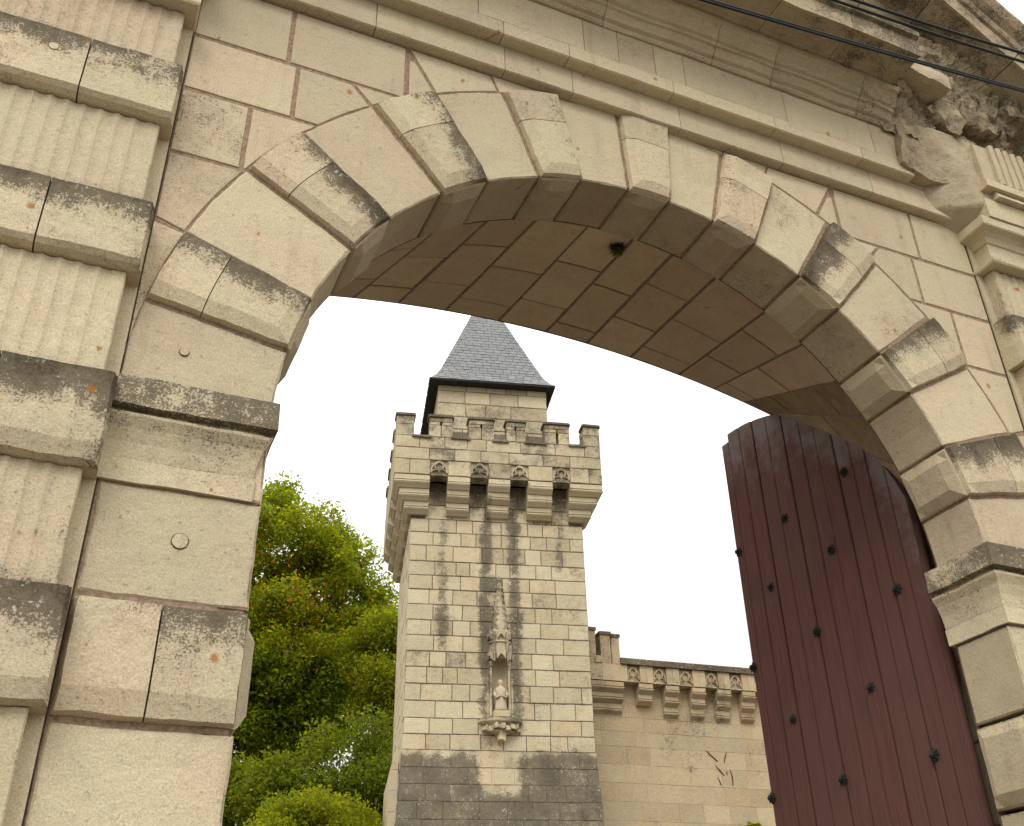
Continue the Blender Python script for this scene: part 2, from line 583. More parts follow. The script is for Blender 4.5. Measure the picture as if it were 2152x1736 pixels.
def rock(name, parent, c, size, mat, seed, cuts=6, amp=0.18, rot=(0, 0, 0), grime_shade=None, lichen_shade=None):
    bm = bmesh.new()
    bmesh.ops.create_cube(bm, size=1.0)
    bmesh.ops.subdivide_edges(bm, edges=bm.edges[:], cuts=cuts, use_grid_fill=True)
    R = Matrix.Rotation(rot[2], 3, 'Z') @ Matrix.Rotation(rot[1], 3, 'Y') @ Matrix.Rotation(rot[0], 3, 'X')
    mn = min(size)
    for v in bm.verts:
        p = Vector(v.co)
        p = p * (1 - 0.10 * max(0, p.length - 0.6))
        q = Vector((p.x * size[0], p.y * size[1], p.z * size[2]))
        o = Vector((seed * 3.1, seed * 1.7, seed))
        q += noise.noise_vector(q * (1.2 / mn) * 0.8 + o) * amp * mn
        q += noise.noise_vector(q * (1.2 / mn) * 3 + o) * amp * mn * 0.45 + noise.noise_vector(q * (1.2 / mn) * 8 + o) * amp * mn * 0.15
        v.co = R @ q + Vector(c)
    me = bpy.data.meshes.new(name)
    bm.to_mesh(me)
    bm.free()
    me.materials.append(mat)
    o = link(name, me, parent)
    if grime_shade: o['grime_shade'] = grime_shade
    if lichen_shade: o['lichen_shade'] = lichen_shade
    return o

# ================================================================== GROUND
g = MB()
g.add([(-400, -400, GROUND), (400, -400, GROUND), (400, 600, GROUND), (-400, 600, GROUND)], [(0, 1, 2, 3)])
tag(g.build('unseen_ground', GROUNDM), kind='structure')

# ================================================================== GATEWAY
S = 3.3                 # distance of the wall face
CX, CZ, R = 2.236, 1.95, 1.738
R2 = 2.283              # extrados
RB = 2.08               # joint between the two stones of a bossed voussoir
RING = 0.33             # depth of the front ring
REAR = S + 1.5
XL, XR = -0.045, 4.517  # inner edges of the pilasters
gate = thing('gateway', 'pale limestone carriage gateway with rusticated round arch, banded fluted pilasters and a broken pediment', 'gateway', (CX, S, GROUND))

def wallmap(x, z, h):
    return Vector((x, S - h, z))
def A(deg, r, y=S):
    return (CX + r * math.cos(rad(deg)), y, CZ + r * math.sin(rad(deg)))
def A2(deg, r):
    return (CX + r * math.cos(rad(deg)), CZ + r * math.sin(rad(deg)))
def arc(a0, a1, r, n=6):
    return [A2(a0 + (a1 - a0) * i / n, r) for i in range(n + 1)]
def MX(poly):
    return [(2 * CX - x, z) for x, z in poly]

# --- core of the masonry, seen as mortar in the joints
core = MB()
yc = S + 0.0048
def corequad(x0, z0, x1, z1):
    core.add([(x0, yc, z0), (x1, yc, z0), (x1, yc, z1), (x0, yc, z1)], [(0, 1, 2, 3)])
RC = R + 0.012
corequad(-1.6, GROUND, CX - RC, CZ)
corequad(CX + RC, GROUND, 6.6, CZ)
n = 72
V, F = [], []
for i in range(n + 1):
    a = 180 - 180 * i / n
    x, z = A2(a, RC)
    V += [(x, yc, z), (x, yc, 4.6)]
for i in range(n):
    F.append((2 * i, 2 * i + 2, 2 * i + 3, 2 * i + 1))
core.add(V, F)
corequad(-1.6, CZ, CX - RC, 5.2)
corequad(CX + RC, CZ, 6.6, 5.2)
corequad(CX - RC, 4.6, CX + RC, 5.2)
core.build('mortar_bed', MORTAR, gate)

# --- spandrel and wall ashlar
def E_(a0, a1, n=5):
    return arc(a0, a1, R2, n)
def rect(x0, z0, x1, z1):
    return [(x0, z0), (x1, z0), (x1, z1), (x0, z1)]
def radz(deg, z):
    return CX + (z - CZ) / math.tan(rad(deg))
AT = 4.2
left = [
    rect(XL, 3.83, 0.38, AT),
    rect(0.38, 3.83, 0.943, AT),
    [(0.95, 3.845)] + E_(123.4, 119.9, 3) + [(0.99, 4.12), (0.946, 4.12)],
    [(0.946, AT)] + E_(119.9, 110.6) + [(radz(110.6, AT), AT)],
    [(radz(110.6, AT), AT)] + E_(110.6, 103.9) + [(1.688, AT)],
    [(1.69, AT)] + E_(103.9, 100.5, 2),
    rect(XL, 3.49, 0.43, 3.83),
    [(0.43, 3.49)] + E_(137.6, 129.5) + [(radz(129.5, 3.83), 3.83), (0.43, 3.83)],
    [(radz(129.5, 3.83), 3.83)] + E_(129.5, 124.6, 3),
    rect(XL, 3.115, 0.25, 3.49),
    [(0.25, 3.115)] + E_(149.3, 137.6) + [(0.25, 3.49)],
    [(XL, 3.115), (XL, CZ + 2.281 * math.tan(rad(19.4))) ] + E_(160.6, 149.3),
    [(XL, 2.74)] + E_(160.6, 178, 8),
]
right = [
    rect(4.10, 3.83, XR, AT),
    rect(3.53, 3.83, 4.10, AT),
    MX([(0.95, 3.845)] + E_(123.4, 119.9, 3) + [(0.99, 4.12), (0.946, 4.12)]),
    MX([(0.946, AT)] + E_(119.9, 110.6) + [(radz(110.6, AT), AT)]),
    MX([(radz(110.6, AT), AT)] + E_(110.6, 103.9) + [(1.688, AT)]),
    MX([(1.69, AT)] + E_(103.9, 100.5, 2)),
    rect(4.025, 3.49, XR, 3.83),
    MX([(2 * CX - 4.025, 3.49)] + E_(137.6, 129.5) + [(radz(129.5, 3.83), 3.83), (2 * CX - 4.025, 3.83)]),
    MX([(radz(129.5, 3.83), 3.83)] + E_(129.5, 124.6, 3)),
    rect(4.218, 3.115, XR, 3.49),
    MX([(0.254, 3.115)] + E_(149.3, 137.6) + [(0.254, 3.49)]),
    MX([(XL, 3.115), (XL, CZ + 2.281 * math.tan(rad(19.4)))] + E_(160.6, 149.3)),
    MX([(XL, 2.74)] + E_(160.6, 178, 8)),
]
for i, p in enumerate(left + right):
    o = polystone('ashlar_stone', gate, p, wallmap, GATE, gap=0.0105 if i % 13 not in (4, 5, 12) else 0.004)
    if i in (9, 11, 12):
        o['lichen_shade'] = 0.22
    elif i in (8, 18, 22):
        o['lichen_shade'] = 0.08

# --- the front ring: 19 voussoirs, every second one bossed, each bossed one of two stones
B = [(10.3, 19.6), (30.3, 38.8), (49.3, 58.2), (68.0, 76.4), (85.2, 93.0), (102.1, 110.0), (120.1, 129.2), (140.2, 149.1), (160.6, 169.6)]
G = 0.45  # joint in degrees at R
def ringstone(a0, a1, r0, r1, boss, lich=None, soffit=True, g0=0.25, g1=0.25, grime_shade=0.0, gr0=0.0, gr1=0.0, e0=1, e1=1):
    a0 += g0; a1 -= g1
    mb = MB()
    ua = rad(a1 - a0)
    rm = (r0 + r1) / 2
    def fm(u, v, h):
        r = r0 + gr0 + v
        a = rad(a1) - u / rm
        return Vector((CX + r * math.cos(a), S - h, CZ + r * math.sin(a)))
    p = 0.038 if boss else 0.0
    mid = (a0 + a1) / 2
    left_low = mid > 66          # which flank carries the wide bevel
    fl = ((2 if left_low else 1), (1 if left_low else 2), (2 if e0 else 0), (1 if e1 else 0)) if boss else (1, 1, 1, 1)
    mb.heightblock(fm, ua * rm, r1 - r0 - gr0 - gr1, p, 0.055, 0.007, fl, 0.14, 11, 11, 0.005, lich, 0.002, 0.022, None, 'v0' if soffit else '')
    brown_tone = 0.12 + 0.42 * max(0, math.sin(rad(mid))) ** 2  # browner towards the crown of the arch
    if soffit:
        def fs(u, v, h):
            a = rad(a0) + u / R
            r = R - h
            return Vector((CX + r * math.cos(a), S + v, CZ + r * math.sin(a)))
        mb.heightblock(fs, ua * R, RING, 0.036 if boss else 0.0, 0.05, 0.009, (2, 2, 2, 2) if boss else (1, 1, 1, 1), 0.10, 4, 4, 0.0025, None, 0.002, 0.01, brown_tone, 'v0')
    o = mb.build('bossed_voussoir' if boss else 'voussoir', GATE, gate)
    if grime_shade: o['grime_shade'] = grime_shade
    return o
edges = [0.0]
for a0, a1 in B:
    edges += [a0, a1]
edges.append(180.0)
def bosslich(mid, amt, width=0.35):
    # crust hangs along the upper flank of the stone: u runs from the larger angle to the smaller
    def fn(u, v):
        d = u if mid < 90 else 1 - u
        d = 1 - d if mid >= 90 and False else d
        t = max(0, 1 - d / width)
        return amt * t
    return fn
AMT = {0: 1.3, 1: 1.15, 2: 0.85, 3: 0.15, 4: 0.12, 5: 0.3, 6: 0.95, 7: 1.1, 8: 0.95}
for i, (a0, a1) in enumerate(zip(edges[:-1], edges[1:])):
    if i % 2 == 0:
        o = ringstone(a0, a1, R, R2, False)
        k = i // 2
        if k in (3, ):
            o['lichen_shade'] = 0.22
        if k in (2, ):
            o['lichen_shade'] = 0.14
    else:
        k = i // 2
        mid = (a0 + a1) / 2
        # upper flank: on the left half the smaller angle (u=1), on the right half the larger angle (u=0)
        amt = AMT[k]
        if mid < 88:
            L = lambda u, v, amt=amt: amt * max(0, 1 - u / 0.62) + 0.12
        else:
            L = lambda u, v, amt=amt: amt * max(0, 1 - (1 - u) / 0.5) + 0.12
        ringstone(a0, a1, R, RB, True, L, True, gr1=0.002, e1=0)
        ringstone(a0, a1, RB, R2, True, L, False, gr0=0.002, e0=0)

# --- vault behind the ring: it rises from the ring to a wide flat arch at the back
def vfront(t):   # t angle in degrees
    s_ = math.sin(rad(t))
    r = R + 0.17 * (1 - s_) ** 0.9 + 0.004
    return Vector((CX + r * math.cos(rad(t)), S + RING, CZ + r * math.sin(rad(t))))
def vrear(t):
    x = CX + 1.2 * R * math.cos(rad(t))
    z = -3.155 + math.sqrt(7.008 ** 2 - (x - CX) ** 2)
    return Vector((x, REAR, z))
def vault(t, q):
    return vfront(t).lerp(vrear(t), q)
def vaultn(t, q):
    e = 0.5
    a = vault(min(t + e, 180), q) - vault(max(t - e, 0), q)
    b = vault(t, min(q + .02, 1)) - vault(t, max(q - .02, 0))
    nn = a.cross(b).normalized()
    c = vault(t, q)
    if nn.dot(Vector((CX, c.y, 1.2)) - c) < 0: nn = -nn
    return nn
vb = MB()
nt_, nq = 60, 6
V, F = [], []
for i in range(nt_ + 1):
    for j in range(nq + 1):
        t, q = 180 * i / nt_, j / nq
        V.append(vault(t, q) - vaultn(t, q) * 0.006)
for i in range(nt_):
    for j in range(nq):
        k = i * (nq + 1) + j
        F.append((k, k + 1, k + nq + 2, k + nq + 1))
vb.add(V, F)
mbk = MB()
for i in range(nt_):
    t0, t1 = 180 * i / nt_, 180 * (i + 1) / nt_
    mbk.add([A(t0, RC, yc), A(t1, RC, yc), A(t1, RC, S + RING), A(t0, RC, S + RING)], [(0, 1, 2, 3)])
mbk.build('ring_bed', MORTAR, gate)
# back of the ring, reveals below the springing, the gateway's rear face, its top and its ends
for i in range(nt_):
    t0, t1 = 180 * i / nt_, 180 * (i + 1) / nt_
    vb.add([A(t0, R, S + RING), A(t1, R, S + RING), vfront(t1), vfront(t0)], [(0, 1, 2, 3)])
    vb.add([vrear(t0), vrear(t1), (vrear(t1).x, REAR, 5.2), (vrear(t0).x, REAR, 5.2)], [(0, 1, 2, 3)])
for sgn, t in ((-1, 180), (1, 0)):
    f0, r0 = vfront(t), vrear(t)
    ji = CX + sgn * R
    vb.add([(f0.x + .006 * sgn, f0.y, GROUND), (r0.x, REAR, GROUND), (r0.x, REAR, r0.z), (f0.x + .006 * sgn, f0.y, f0.z)], [(0, 1, 2, 3)])
    vb.add([(ji, S + RING, GROUND), (f0.x, S + RING, GROUND), (f0.x, S + RING, CZ), (ji, S + RING, CZ)], [(0, 1, 2, 3)])
    xe = -1.6 if sgn < 0 else 6.6
    vb.add([(r0.x, REAR, GROUND), (xe, REAR, GROUND), (xe, REAR, 5.2), (r0.x, REAR, 5.2)], [(0, 1, 2, 3)])
    vb.add([(xe, yc, GROUND), (xe, REAR, GROUND), (xe, REAR, 5.2), (xe, yc, 5.2)], [(0, 1, 2, 3)])
vb.add([(-1.6, yc, 5.2), (6.6, yc, 5.2), (6.6, REAR, 5.2), (-1.6, REAR, 5.2)], [(0, 1, 2, 3)])
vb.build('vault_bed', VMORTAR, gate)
rv = random.Random(3)
vedges = [0, 10.3, 19.6, 30.3, 38.8, 48.2, 57.4, 68.7, 77.9, 86.0, 95.1, 105.0, 113.9, 122.5, 131, 141, 151, 161, 171, 180]
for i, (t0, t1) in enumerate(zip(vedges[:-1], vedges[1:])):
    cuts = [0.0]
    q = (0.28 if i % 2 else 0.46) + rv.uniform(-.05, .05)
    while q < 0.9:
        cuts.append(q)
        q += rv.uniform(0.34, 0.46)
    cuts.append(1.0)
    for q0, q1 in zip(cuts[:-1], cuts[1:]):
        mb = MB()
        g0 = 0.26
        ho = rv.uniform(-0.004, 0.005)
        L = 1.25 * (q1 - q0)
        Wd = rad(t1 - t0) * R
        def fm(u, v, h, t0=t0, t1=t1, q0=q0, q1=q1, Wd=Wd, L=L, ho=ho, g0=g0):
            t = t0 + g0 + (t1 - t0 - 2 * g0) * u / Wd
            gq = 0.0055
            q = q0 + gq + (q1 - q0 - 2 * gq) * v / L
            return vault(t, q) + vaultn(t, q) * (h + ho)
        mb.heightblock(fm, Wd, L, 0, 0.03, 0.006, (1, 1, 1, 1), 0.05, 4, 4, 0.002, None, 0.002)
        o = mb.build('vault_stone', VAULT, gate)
        o['grime_shade'] = 0.08 + 0.32 * rv.random() + (0.65 if t1 < 47 else 0.0)  # right-hand courses: shade between leaf and vault painted into the colour
        if t1 < 40: o['lichen_shade'] = 0.3  # deepens the painted shade behind the leaf
# reveal stones below the springing, right and left
for sgn, t in ((1, 0), (-1, 180)):
    f0, r0 = vfront(t), vrear(t)
    rows = [GROUND, -1.0, -0.45, 0.06, 0.45, 0.81, 1.2, 1.6, 1.93]
    for k, (z0, z1) in enumerate(zip(rows[:-1], rows[1:])):
        cut = 0.45 if k % 2 else 0.6
        for q0, q1 in ((0, cut), (cut, 1)):
            mb = MB()
            L = 1.2 * (q1 - q0)
            def fm(u, v, h, q0=q0, q1=q1, z0=z0, z1=z1, L=L, f0=f0, r0=r0, sgn=sgn):
                q = q0 + 0.004 + (q1 - q0 - 0.008) * u / L
                return Vector((f0.x + (r0.x - f0.x) * q - sgn * h, f0.y + (r0.y - f0.y) * q, z0 + 0.005 + v))
            mb.heightblock(fm, L, z1 - z0 - 0.01, 0, 0.03, 0.006, (1, 1, 1, 1), 0.03, 3, 3)
            o = mb.build('reveal_stone', GATE, gate)
            o['grime_shade'] = 0.25

# --- jambs below the springing
def jamb(side):
    sg = -1 if side == 'L' else 1
    xi = CX + sg * R                       # arris
    xo = XL if side == 'L' else XR
    W = abs(xi - xo)
    def front(x0w, h0, z0):                # u from the outer edge to the arris
        pass
    rows = ([(1.607, 1.99, 0)] if side == 'L' else []) + [(1.215, 1.6, 0), (0.83, 1.195, 1), (0.455, 0.81, 0), (0.07, 0.435, 1), (-0.31, 0.05, 0), (-0.69, -0.33, 1), (-1.07, -0.71, 0), (GROUND, -1.09, 1)]
    for z0, z1, boss in rows:
        parts = [(0.0, W)] if not boss else [(0.0, W * 0.50), (W * 0.50, W)]
        for u0, u1 in parts:
            last = u1 == W
            mb = MB()
            ga = 0.003 if u0 > 0 else 0.012
            gb = 0.0 if last else 0.003
            def fm(u, v, h, u0=u0, ga=ga):
                x = xo - sg * (u0 + ga + u)
                return Vector((x, S - h, z0 + v))
            fl = (1 if u0 == 0 else 0, 1 if last else 0, 2, 1)
            if not boss: fl = (1, 1, 1, 1)
            Lc = (lambda u, v: 1.05 * max(0, 1 - (1 - v) / 0.5) + 0.08 + 0.3 * max(0, 1 - (1 - u) / 0.12)) if boss else None
            if boss and side == 'L' and not last:
                Lc = lambda u, v: 0.6 * max(0, 1 - (1 - v) / 0.4)
            mb.heightblock(fm, u1 - u0 - ga - gb, z1 - z0, 0.042 if boss else 0, 0.07, 0.009, fl, 0.1, 10, 10, 0.007, Lc, 0.003, 0.026, None, 'u1' if last else '')
            if last:
                def fr(u, v, h):
                    return Vector((xi - sg * h, S + u, z0 + v))
                mb.heightblock(fr, RING, z1 - z0, 0.042 if boss else 0, 0.05, 0.009, (2, 2, 2, 2) if boss else (1, 1, 1, 1), 0.1, 4, 4, 0.004, None, 0.002, 0.012, 0.12 if side == 'L' else 0.3, 'u0')
            o = mb.build('bossed_jamb_stone' if boss else 'jamb_stone', GATE, gate)
            if side == 'L' and boss and last and z0 > 0.8: o['lichen_shade'] = 0.06
jamb('L')
jamb('R')

# --- imposts: a crusted flat band over a cavetto and a fillet, returned into the opening
IMP = [(-0.1, 2.0), (0.035, 2.0), (0.062, 1.985), (0.066, 1.872), (0.030, 1.866), (0.030, 1.852), (0.052, 1.846), (0.050, 1.835), (0.030, 1.80), (0.015, 1.75), (0.006, 1.695), (0.012, 1.69), (0.012, 1.607), (-0.1, 1.607)]
def impost(side):
    if side == 'L':
        path = [(XL - 0.0, S), (CX - R - 0.045, S), (CX - R - 0.045, S + RING + 0.03)]
    else:
        path = [(CX + R, S + RING + 0.03), (CX + R, S), (XR, S)]
    mb = MB()
    sweep(mb, path, IMP, True, 0.07, 0.005)
    at = []
    for v in mb.v:
        at.append((0.95 if v[2] > 1.86 and v[1] < S + 0.02 else (0.5 if v[2] > 1.86 else ((0.42 if side == 'L' and v[2] > 1.76 else 0.2) if v[2] > 1.68 else 0.05))))
    mb.a['lichen_shade'] = dict(enumerate(at))
    mb.build('impost', GATE, gate)
impost('L')
impost('R')

# --- pilasters
def pilaster(side):
    sg = 1 if side == 'L' else -1          # outwards = -x on the left
    x0 = XL if side == 'L' else XR
    PW = 0.86
    X = lambda u: x0 - sg * u
    mb = MB()
    mb.hexa(lambda x, y, z: Vector((X(x), S - y, z)), (0.0, -0.05, GROUND), (PW + 0.3, 0.014, 4.2))
    pil = mb.build('pilaster', GATE, gate)
    cr = MB()
    cr.hexa(lambda x, y, z: Vector((X(x), S - y, z)), (-0.006, -0.02, GROUND), (-0.001, 0.001, 4.2))
    cr.build('open_joint', CRACK, pil)
    blocks = [(3.15, 3.468), (2.395, 2.71), (1.592, 1.945), (0.823, 1.182), (0.05, 0.41), (-0.72, -0.36), (-1.5, -1.13)]
    # bossed bands, two stones each
    for bi, (z0, z1) in enumerate(blocks):
        for u0, u1 in ((0.0, 0.362), (0.362, 0.80)):
            m = MB()
            ga = 0.003 if u0 else 0.0
            def fm(u, v, h):
                if bi == 2 and u0 and h > 0.02 and side == 'L':
                    q = 0.45 - v / (z1 - z0) + 0.5 * noise.noise(Vector((u * 7, v * 9, 2.0))) + 0.25 * noise.noise(Vector((u * 21, v * 25, 5.0)))
                    t = min(1, max(0, q / 0.28))
                    h -= t * t * (3 - 2 * t) * (0.045 + 0.03 * noise.noise(Vector((u * 13, v * 13, 9.0))))
                return Vector((X(u0 + ga + u), S - 0.105 - h, z0 + v))
            amt = (1.0, 1.35, 1.5, 1.35, 1.2, 1.2, 1.2)[bi]
            Lc = (lambda u, v: amt * max(0, 1 - (1 - v) / 0.62) + 0.17 + 0.30 * max(0, 1 - u / 0.3)) if side == 'L' else (lambda u, v: 1.2 * max(0, 1 - (1 - v) / 0.45) + 0.12)
            if u0: Lc = (lambda u, v: amt * 0.9 * max(0, 1 - (1 - v) / 0.5) + 0.10)
            m.heightblock(fm, u1 - u0 - ga - 0.003, z1 - z0, 0.040, 0.02 if bi < 2 else 0.055, 0.012, (1 if u0 == 0 else 0, 0 if u0 == 0 else 1, 2, 1), 0.13, 7 if bi != 2 else 20, 9 if bi != 2 else 18, 0.006, Lc, 0.004, 0.024)
            m.build('banded_block', GATE, pil)
    # fluted drums between the bands
    ends = [3.83] + [z for b in blocks for z in (b[1], b[0])] + [GROUND]
    for k in range(0, len(ends) - 1, 2):
        z1, z0 = ends[k] - 0.004, ends[k + 1] + 0.004
        if z1 - z0 < 0.05: continue
        prof = [(0.045, -0.01), (0.045, 0.088), (0.05, 0.094), (0.088, 0.094)]
        u = 0.088
        while u < 0.74:
            for q in range(1, 8):
                a = q / 8
                prof.append((u + 0.052 * a, 0.094 - 0.0075 * math.sin(math.pi * a) ** 0.8))
            u += 0.052
            prof.append((u, 0.094))
            u += 0.010
            prof.append((u, 0.094))
        prof += [(0.80, 0.094), (0.80, -0.01)]
        m = MB()
        nz = 7
        loops = []
        for q in range(nz + 1):
            z = z0 + (z1 - z0) * q / nz
            loops.append([jit((X(uu), S - pp - (0.0 if 0 < q < nz else -0.003), z), 0.0022, 10) for uu, pp in prof])
        m.loft(loops, True, True, True)
        at = [0.34 if (v[2] < z0 + 0.04) else (0.16 if abs(v[0] - X(0.045)) < 0.02 and v[2] < z0 + 0.3 else 0.0) for v in m.v]
        m.a['lichen_shade'] = dict(enumerate(at))
        m.build('fluted_drum', GATE, pil)
    # capital: astragal, necking, cavetto, abacus
    d0 = 0.10
    CAP = [(-0.05, 3.834), (d0 + 0.052, 3.834), (d0 + 0.058, 3.845), (d0 + 0.058, 3.868), (d0 + 0.03, 3.874), (d0 + 0.028, 3.885), (d0 + 0.012, 3.90), (d0 + 0.012, 4.012), (d0 + 0.022, 4.016), (d0 + 0.026, 4.03),
           (d0 + 0.034, 4.05), (d0 + 0.055, 4.07), (d0 + 0.09, 4.082), (d0 + 0.095, 4.09), (d0 + 0.095, 4.148), (-0.05, 4.148)]
    path = [(X(0.0), S + 0.0), (X(0.0), S), (X(0.84), S)]
    path = [(X(0.05), S + 0.02), (X(0.05), S - d0), (X(0.80), S - d0), (X(0.80), S + 0.02)]
    CAP = [(d - d0, z) for d, z in CAP]
    if side == 'L': path = path[::-1]
    path = path if side == 'R' else path
    m = MB()
    # the profile projects to the right of the path: run it so that the right-hand side faces the street
    p2 = sorted(path, key=lambda p: p[0])
    lo = [p for p in path if abs(p[0] - p2[0][0]) < 1e-6]
    hi = [p for p in path if abs(p[0] - p2[-1][0]) < 1e-6]
    lo.sort(key=lambda p: -p[1]); hi.sort(key=lambda p: p[1])   # wall -> front, front -> wall
    sweep(m, lo + hi, CAP, True, 0.1, 0.003)
    m.build('capital', GATE, pil)
    # the entablature breaks forward above the pilaster
    d = 0.205
    m = MB()
    def bx(a, b, name_, mt=GATE, **kw):
        mm = MB()
        mm.hexa(lambda x, y, z: Vector((X(x), S - y, z)), a, b)
        return mm.build(name_, mt, pil)
    bx((0.02, 0.0, 4.152), (0.84, d, 4.298), 'architrave_block')
    for k in range(9):
        u = 0.11 + k * 0.052
        mm = MB()
        c0 = [(u + 0.004, d - 0.01), (u + 0.042, d - 0.01), (u + 0.042, d + 0.018), (u + 0.004, d + 0.018)]
        c1 = [(u - 0.002, d - 0.01), (u + 0.048, d - 0.01), (u + 0.048, d + 0.04), (u - 0.002, d + 0.04)]
        mm.loft([[Vector((X(a), S - b, 4.362)) for a, b in c0], [Vector((X(a), S - b, 4.305)) for a, b in c1]])
        mm.build('gutta', GATE, pil)
    bx((0.06, 0.0, 4.301), (0.84, d - 0.012, 4.364), 'gutta_backing')
    bx((0.03, 0.0, 4.366), (0.84, d + 0.045, 4.42), 'taenia')
    # triglyph
    prof = [(0.06, 0.0), (0.06, d + 0.015), (0.165, d + 0.015)]
    u = 0.165
    for k in range(5):
        prof += [(u, d + 0.04), (u + 0.012, d + 0.048), (u + 0.03, d + 0.048), (u + 0.048, d + 0.02), (u + 0.06, d + 0.02)]
        u += 0.062
    prof += [(u + 0.02, d + 0.015), (0.82, d + 0.015), (0.82, 0.0)]
    m = MB()
    loops = [[jit((X(a), S - b, z), 0.003, 9) for a, b in prof] for z in [4.423 + 0.33 * q / 5 for q in range(6)]]
    m.loft(loops)
    m.build('triglyph', GATE, pil)
    return pil
pilL = pilaster('L')
pilR = pilaster('R')

# --- entablature between the pilasters, cut into stones
def course(name, prof, cuts, mat, seed=0, gap=0.002, grime_shade=0.0, lich=None, rough=0.002, d=0.12):
    for x0, x1 in zip(cuts[:-1], cuts[1:]):
        m = MB()
        sweep(m, [(x0 + gap, S), (x1 - gap, S)], prof, True, d, rough)
        if lich:
            m.a['lichen_shade'] = {i: lich(v) for i, v in enumerate(m.v)}
        o = m.build(name, mat, gate)
        if grime_shade: o['grime_shade'] = grime_shade
course('architrave_stone', [(-0.1, 4.202), (0.046, 4.202), (0.054, 4.208), (0.052, 4.379), (-0.1, 4.379)], [-0.03, 0.762, 1.444, 1.83, 2.485, 3.16, 3.80, 4.42], GATE)
course('architrave_stone', [(-0.1, 4.381), (0.115, 4.381), (0.124, 4.388), (0.123, 4.477), (-0.1, 4.477)], [-0.03, 0.55, 1.41, 1.785, 2.42, 3.09, 3.71, 4.10], GATE)
course('architrave_stone', [(-0.1, 4.381), (0.056, 4.381), (0.06, 4.39), (0.075, 4.477), (-0.1, 4.477)], [4.104, 4.30], GATE)
course('frieze_stone', [(-0.1, 4.481), (0.121, 4.481), (0.121, 4.728), (-0.1, 4.728)], [-0.03, 0.62, 1.27, 1.88, 2.09, 2.32, 2.51, 3.19, 3.83, 4.06], GATE, rough=0.003, grime_shade=0.06)
BED = [(-0.1, 4.731), (0.135, 4.731), (0.145, 4.742), (0.145, 4.76), (0.165, 4.768), (0.178, 4.79), (0.19, 4.808), (0.205, 4.812), (0.205, 4.835), (0.222, 4.842), (0.235, 4.865), (0.262, 4.895), (0.285, 4.905), (0.285, 4.945), (-0.1, 4.945)]
course('bed_mould_stone', BED, [-0.03, 0.8, 1.45, 2.0, 2.7, 3.1, 3.72, 3.99], GATE, grime_shade=0.12, lich=lambda v: 0.10 + 0.10 * max(0, v[0] - 2.6) / 1.4, rough=0.008)
COR = [(-0.1, 4.948), (0.30, 4.948), (0.31, 4.956), (0.50, 4.956), (0.505, 4.948), (0.522, 4.948), (0.522, 5.082), (0.545, 5.095), (0.55, 5.13), (0.2, 5.16), (-0.1, 5.16)]
course('cornice_stone', COR, [-0.03, 0.9, 1.7, 2.35, 2.95, 3.45, 3.96], GATE, grime_shade=0.42, lich=lambda v: 0.62 if (v[2] > 4.96 and v[1] < S - 0.4) else 0.12 + 0.35 * max(0, v[0] - 2.4) / 1.6, rough=0.008)

# raking cornice of the pediment, falling to the right
ang = math.atan(0.80)
RX, RZ = 3.96, 6.0
def rake(name, prof, cuts, grime_shade=0.2, lich=0.1, rough=0.004):
    d = Vector((math.cos(ang), 0, -math.sin(ang)))
    nn = Vector((math.sin(ang), 0, math.cos(ang)))
    for c0, c1, mir in [(a, b, False) for a, b in zip(cuts[:-1], cuts[1:])] + [(a, b, True) for a, b in zip(cuts[:-1], cuts[1:])]:
        m = MB()
        k = max(2, int((c1 - c0) / 0.12))
        loops = []
        for i in range(k + 1):
            t = c0 + 0.003 + (c1 - c0 - 0.006) * i / k
            o = Vector((RX, S, RZ)) + d * t
            loops.append([jit(o + nn * h + Vector((0, -p, 0)), rough, 8) for p, h in prof])
            if t == t and c0 == cuts[0] and i == 0:      # plumb joint at the apex
                loops[-1] = [Vector((CX + 0.002, S - p, RZ + (RX - CX) * 0.8 + h / math.cos(ang))) for p, h in prof]
        if mir:
            loops = [[Vector((2 * CX - q.x, q.y, q.z)) for q in L] for L in loops]
        m.loft(loops)
        o = m.build(name, GATE, gate)
        o['grime_shade'] = grime_shade
        o['lichen_shade'] = lich
rake('raking_bed_stone', [(-0.1, -0.36), (0.10, -0.36), (0.13, -0.33), (0.13, -0.30), (0.16, -0.28), (0.19, -0.25), (0.19, -0.22), (0.22, -0.20), (0.25, -0.17), (0.25, -0.03), (-0.1, -0.03)], [-2.2, -1.55, -0.75, 0.12, 0.78, 1.42], 0.3, 0.22)
rake('raking_cornice_stone', [(-0.1, -0.028), (0.24, -0.028), (0.26, -0.018), (0.50, -0.018), (0.505, -0.028), (0.525, -0.028), (0.525, 0.10), (0.545, 0.105), (0.555, 0.125), (0.555, 0.15), (0.60, 0.175), (0.63, 0.215), (0.63, 0.24), (0.2, 0.27), (-0.1, 0.27)], [-2.2, -1.65, -0.95, -0.25, 0.45, 1.10, 1.75], 0.4, 0.36)
# tympanum behind
m = MB()
tri = [(0.9, 5.162), (3.57, 5.162), (3.9, 5.75), (CX, 7.05), (0.57, 5.75)]
m.loft([[(x, S + 0.2, z) for x, z in tri], [(x, S - 0.05, z) for x, z in tri]])
o = m.build('tympanum', GATE, gate)
o['grime_shade'] = 0.4

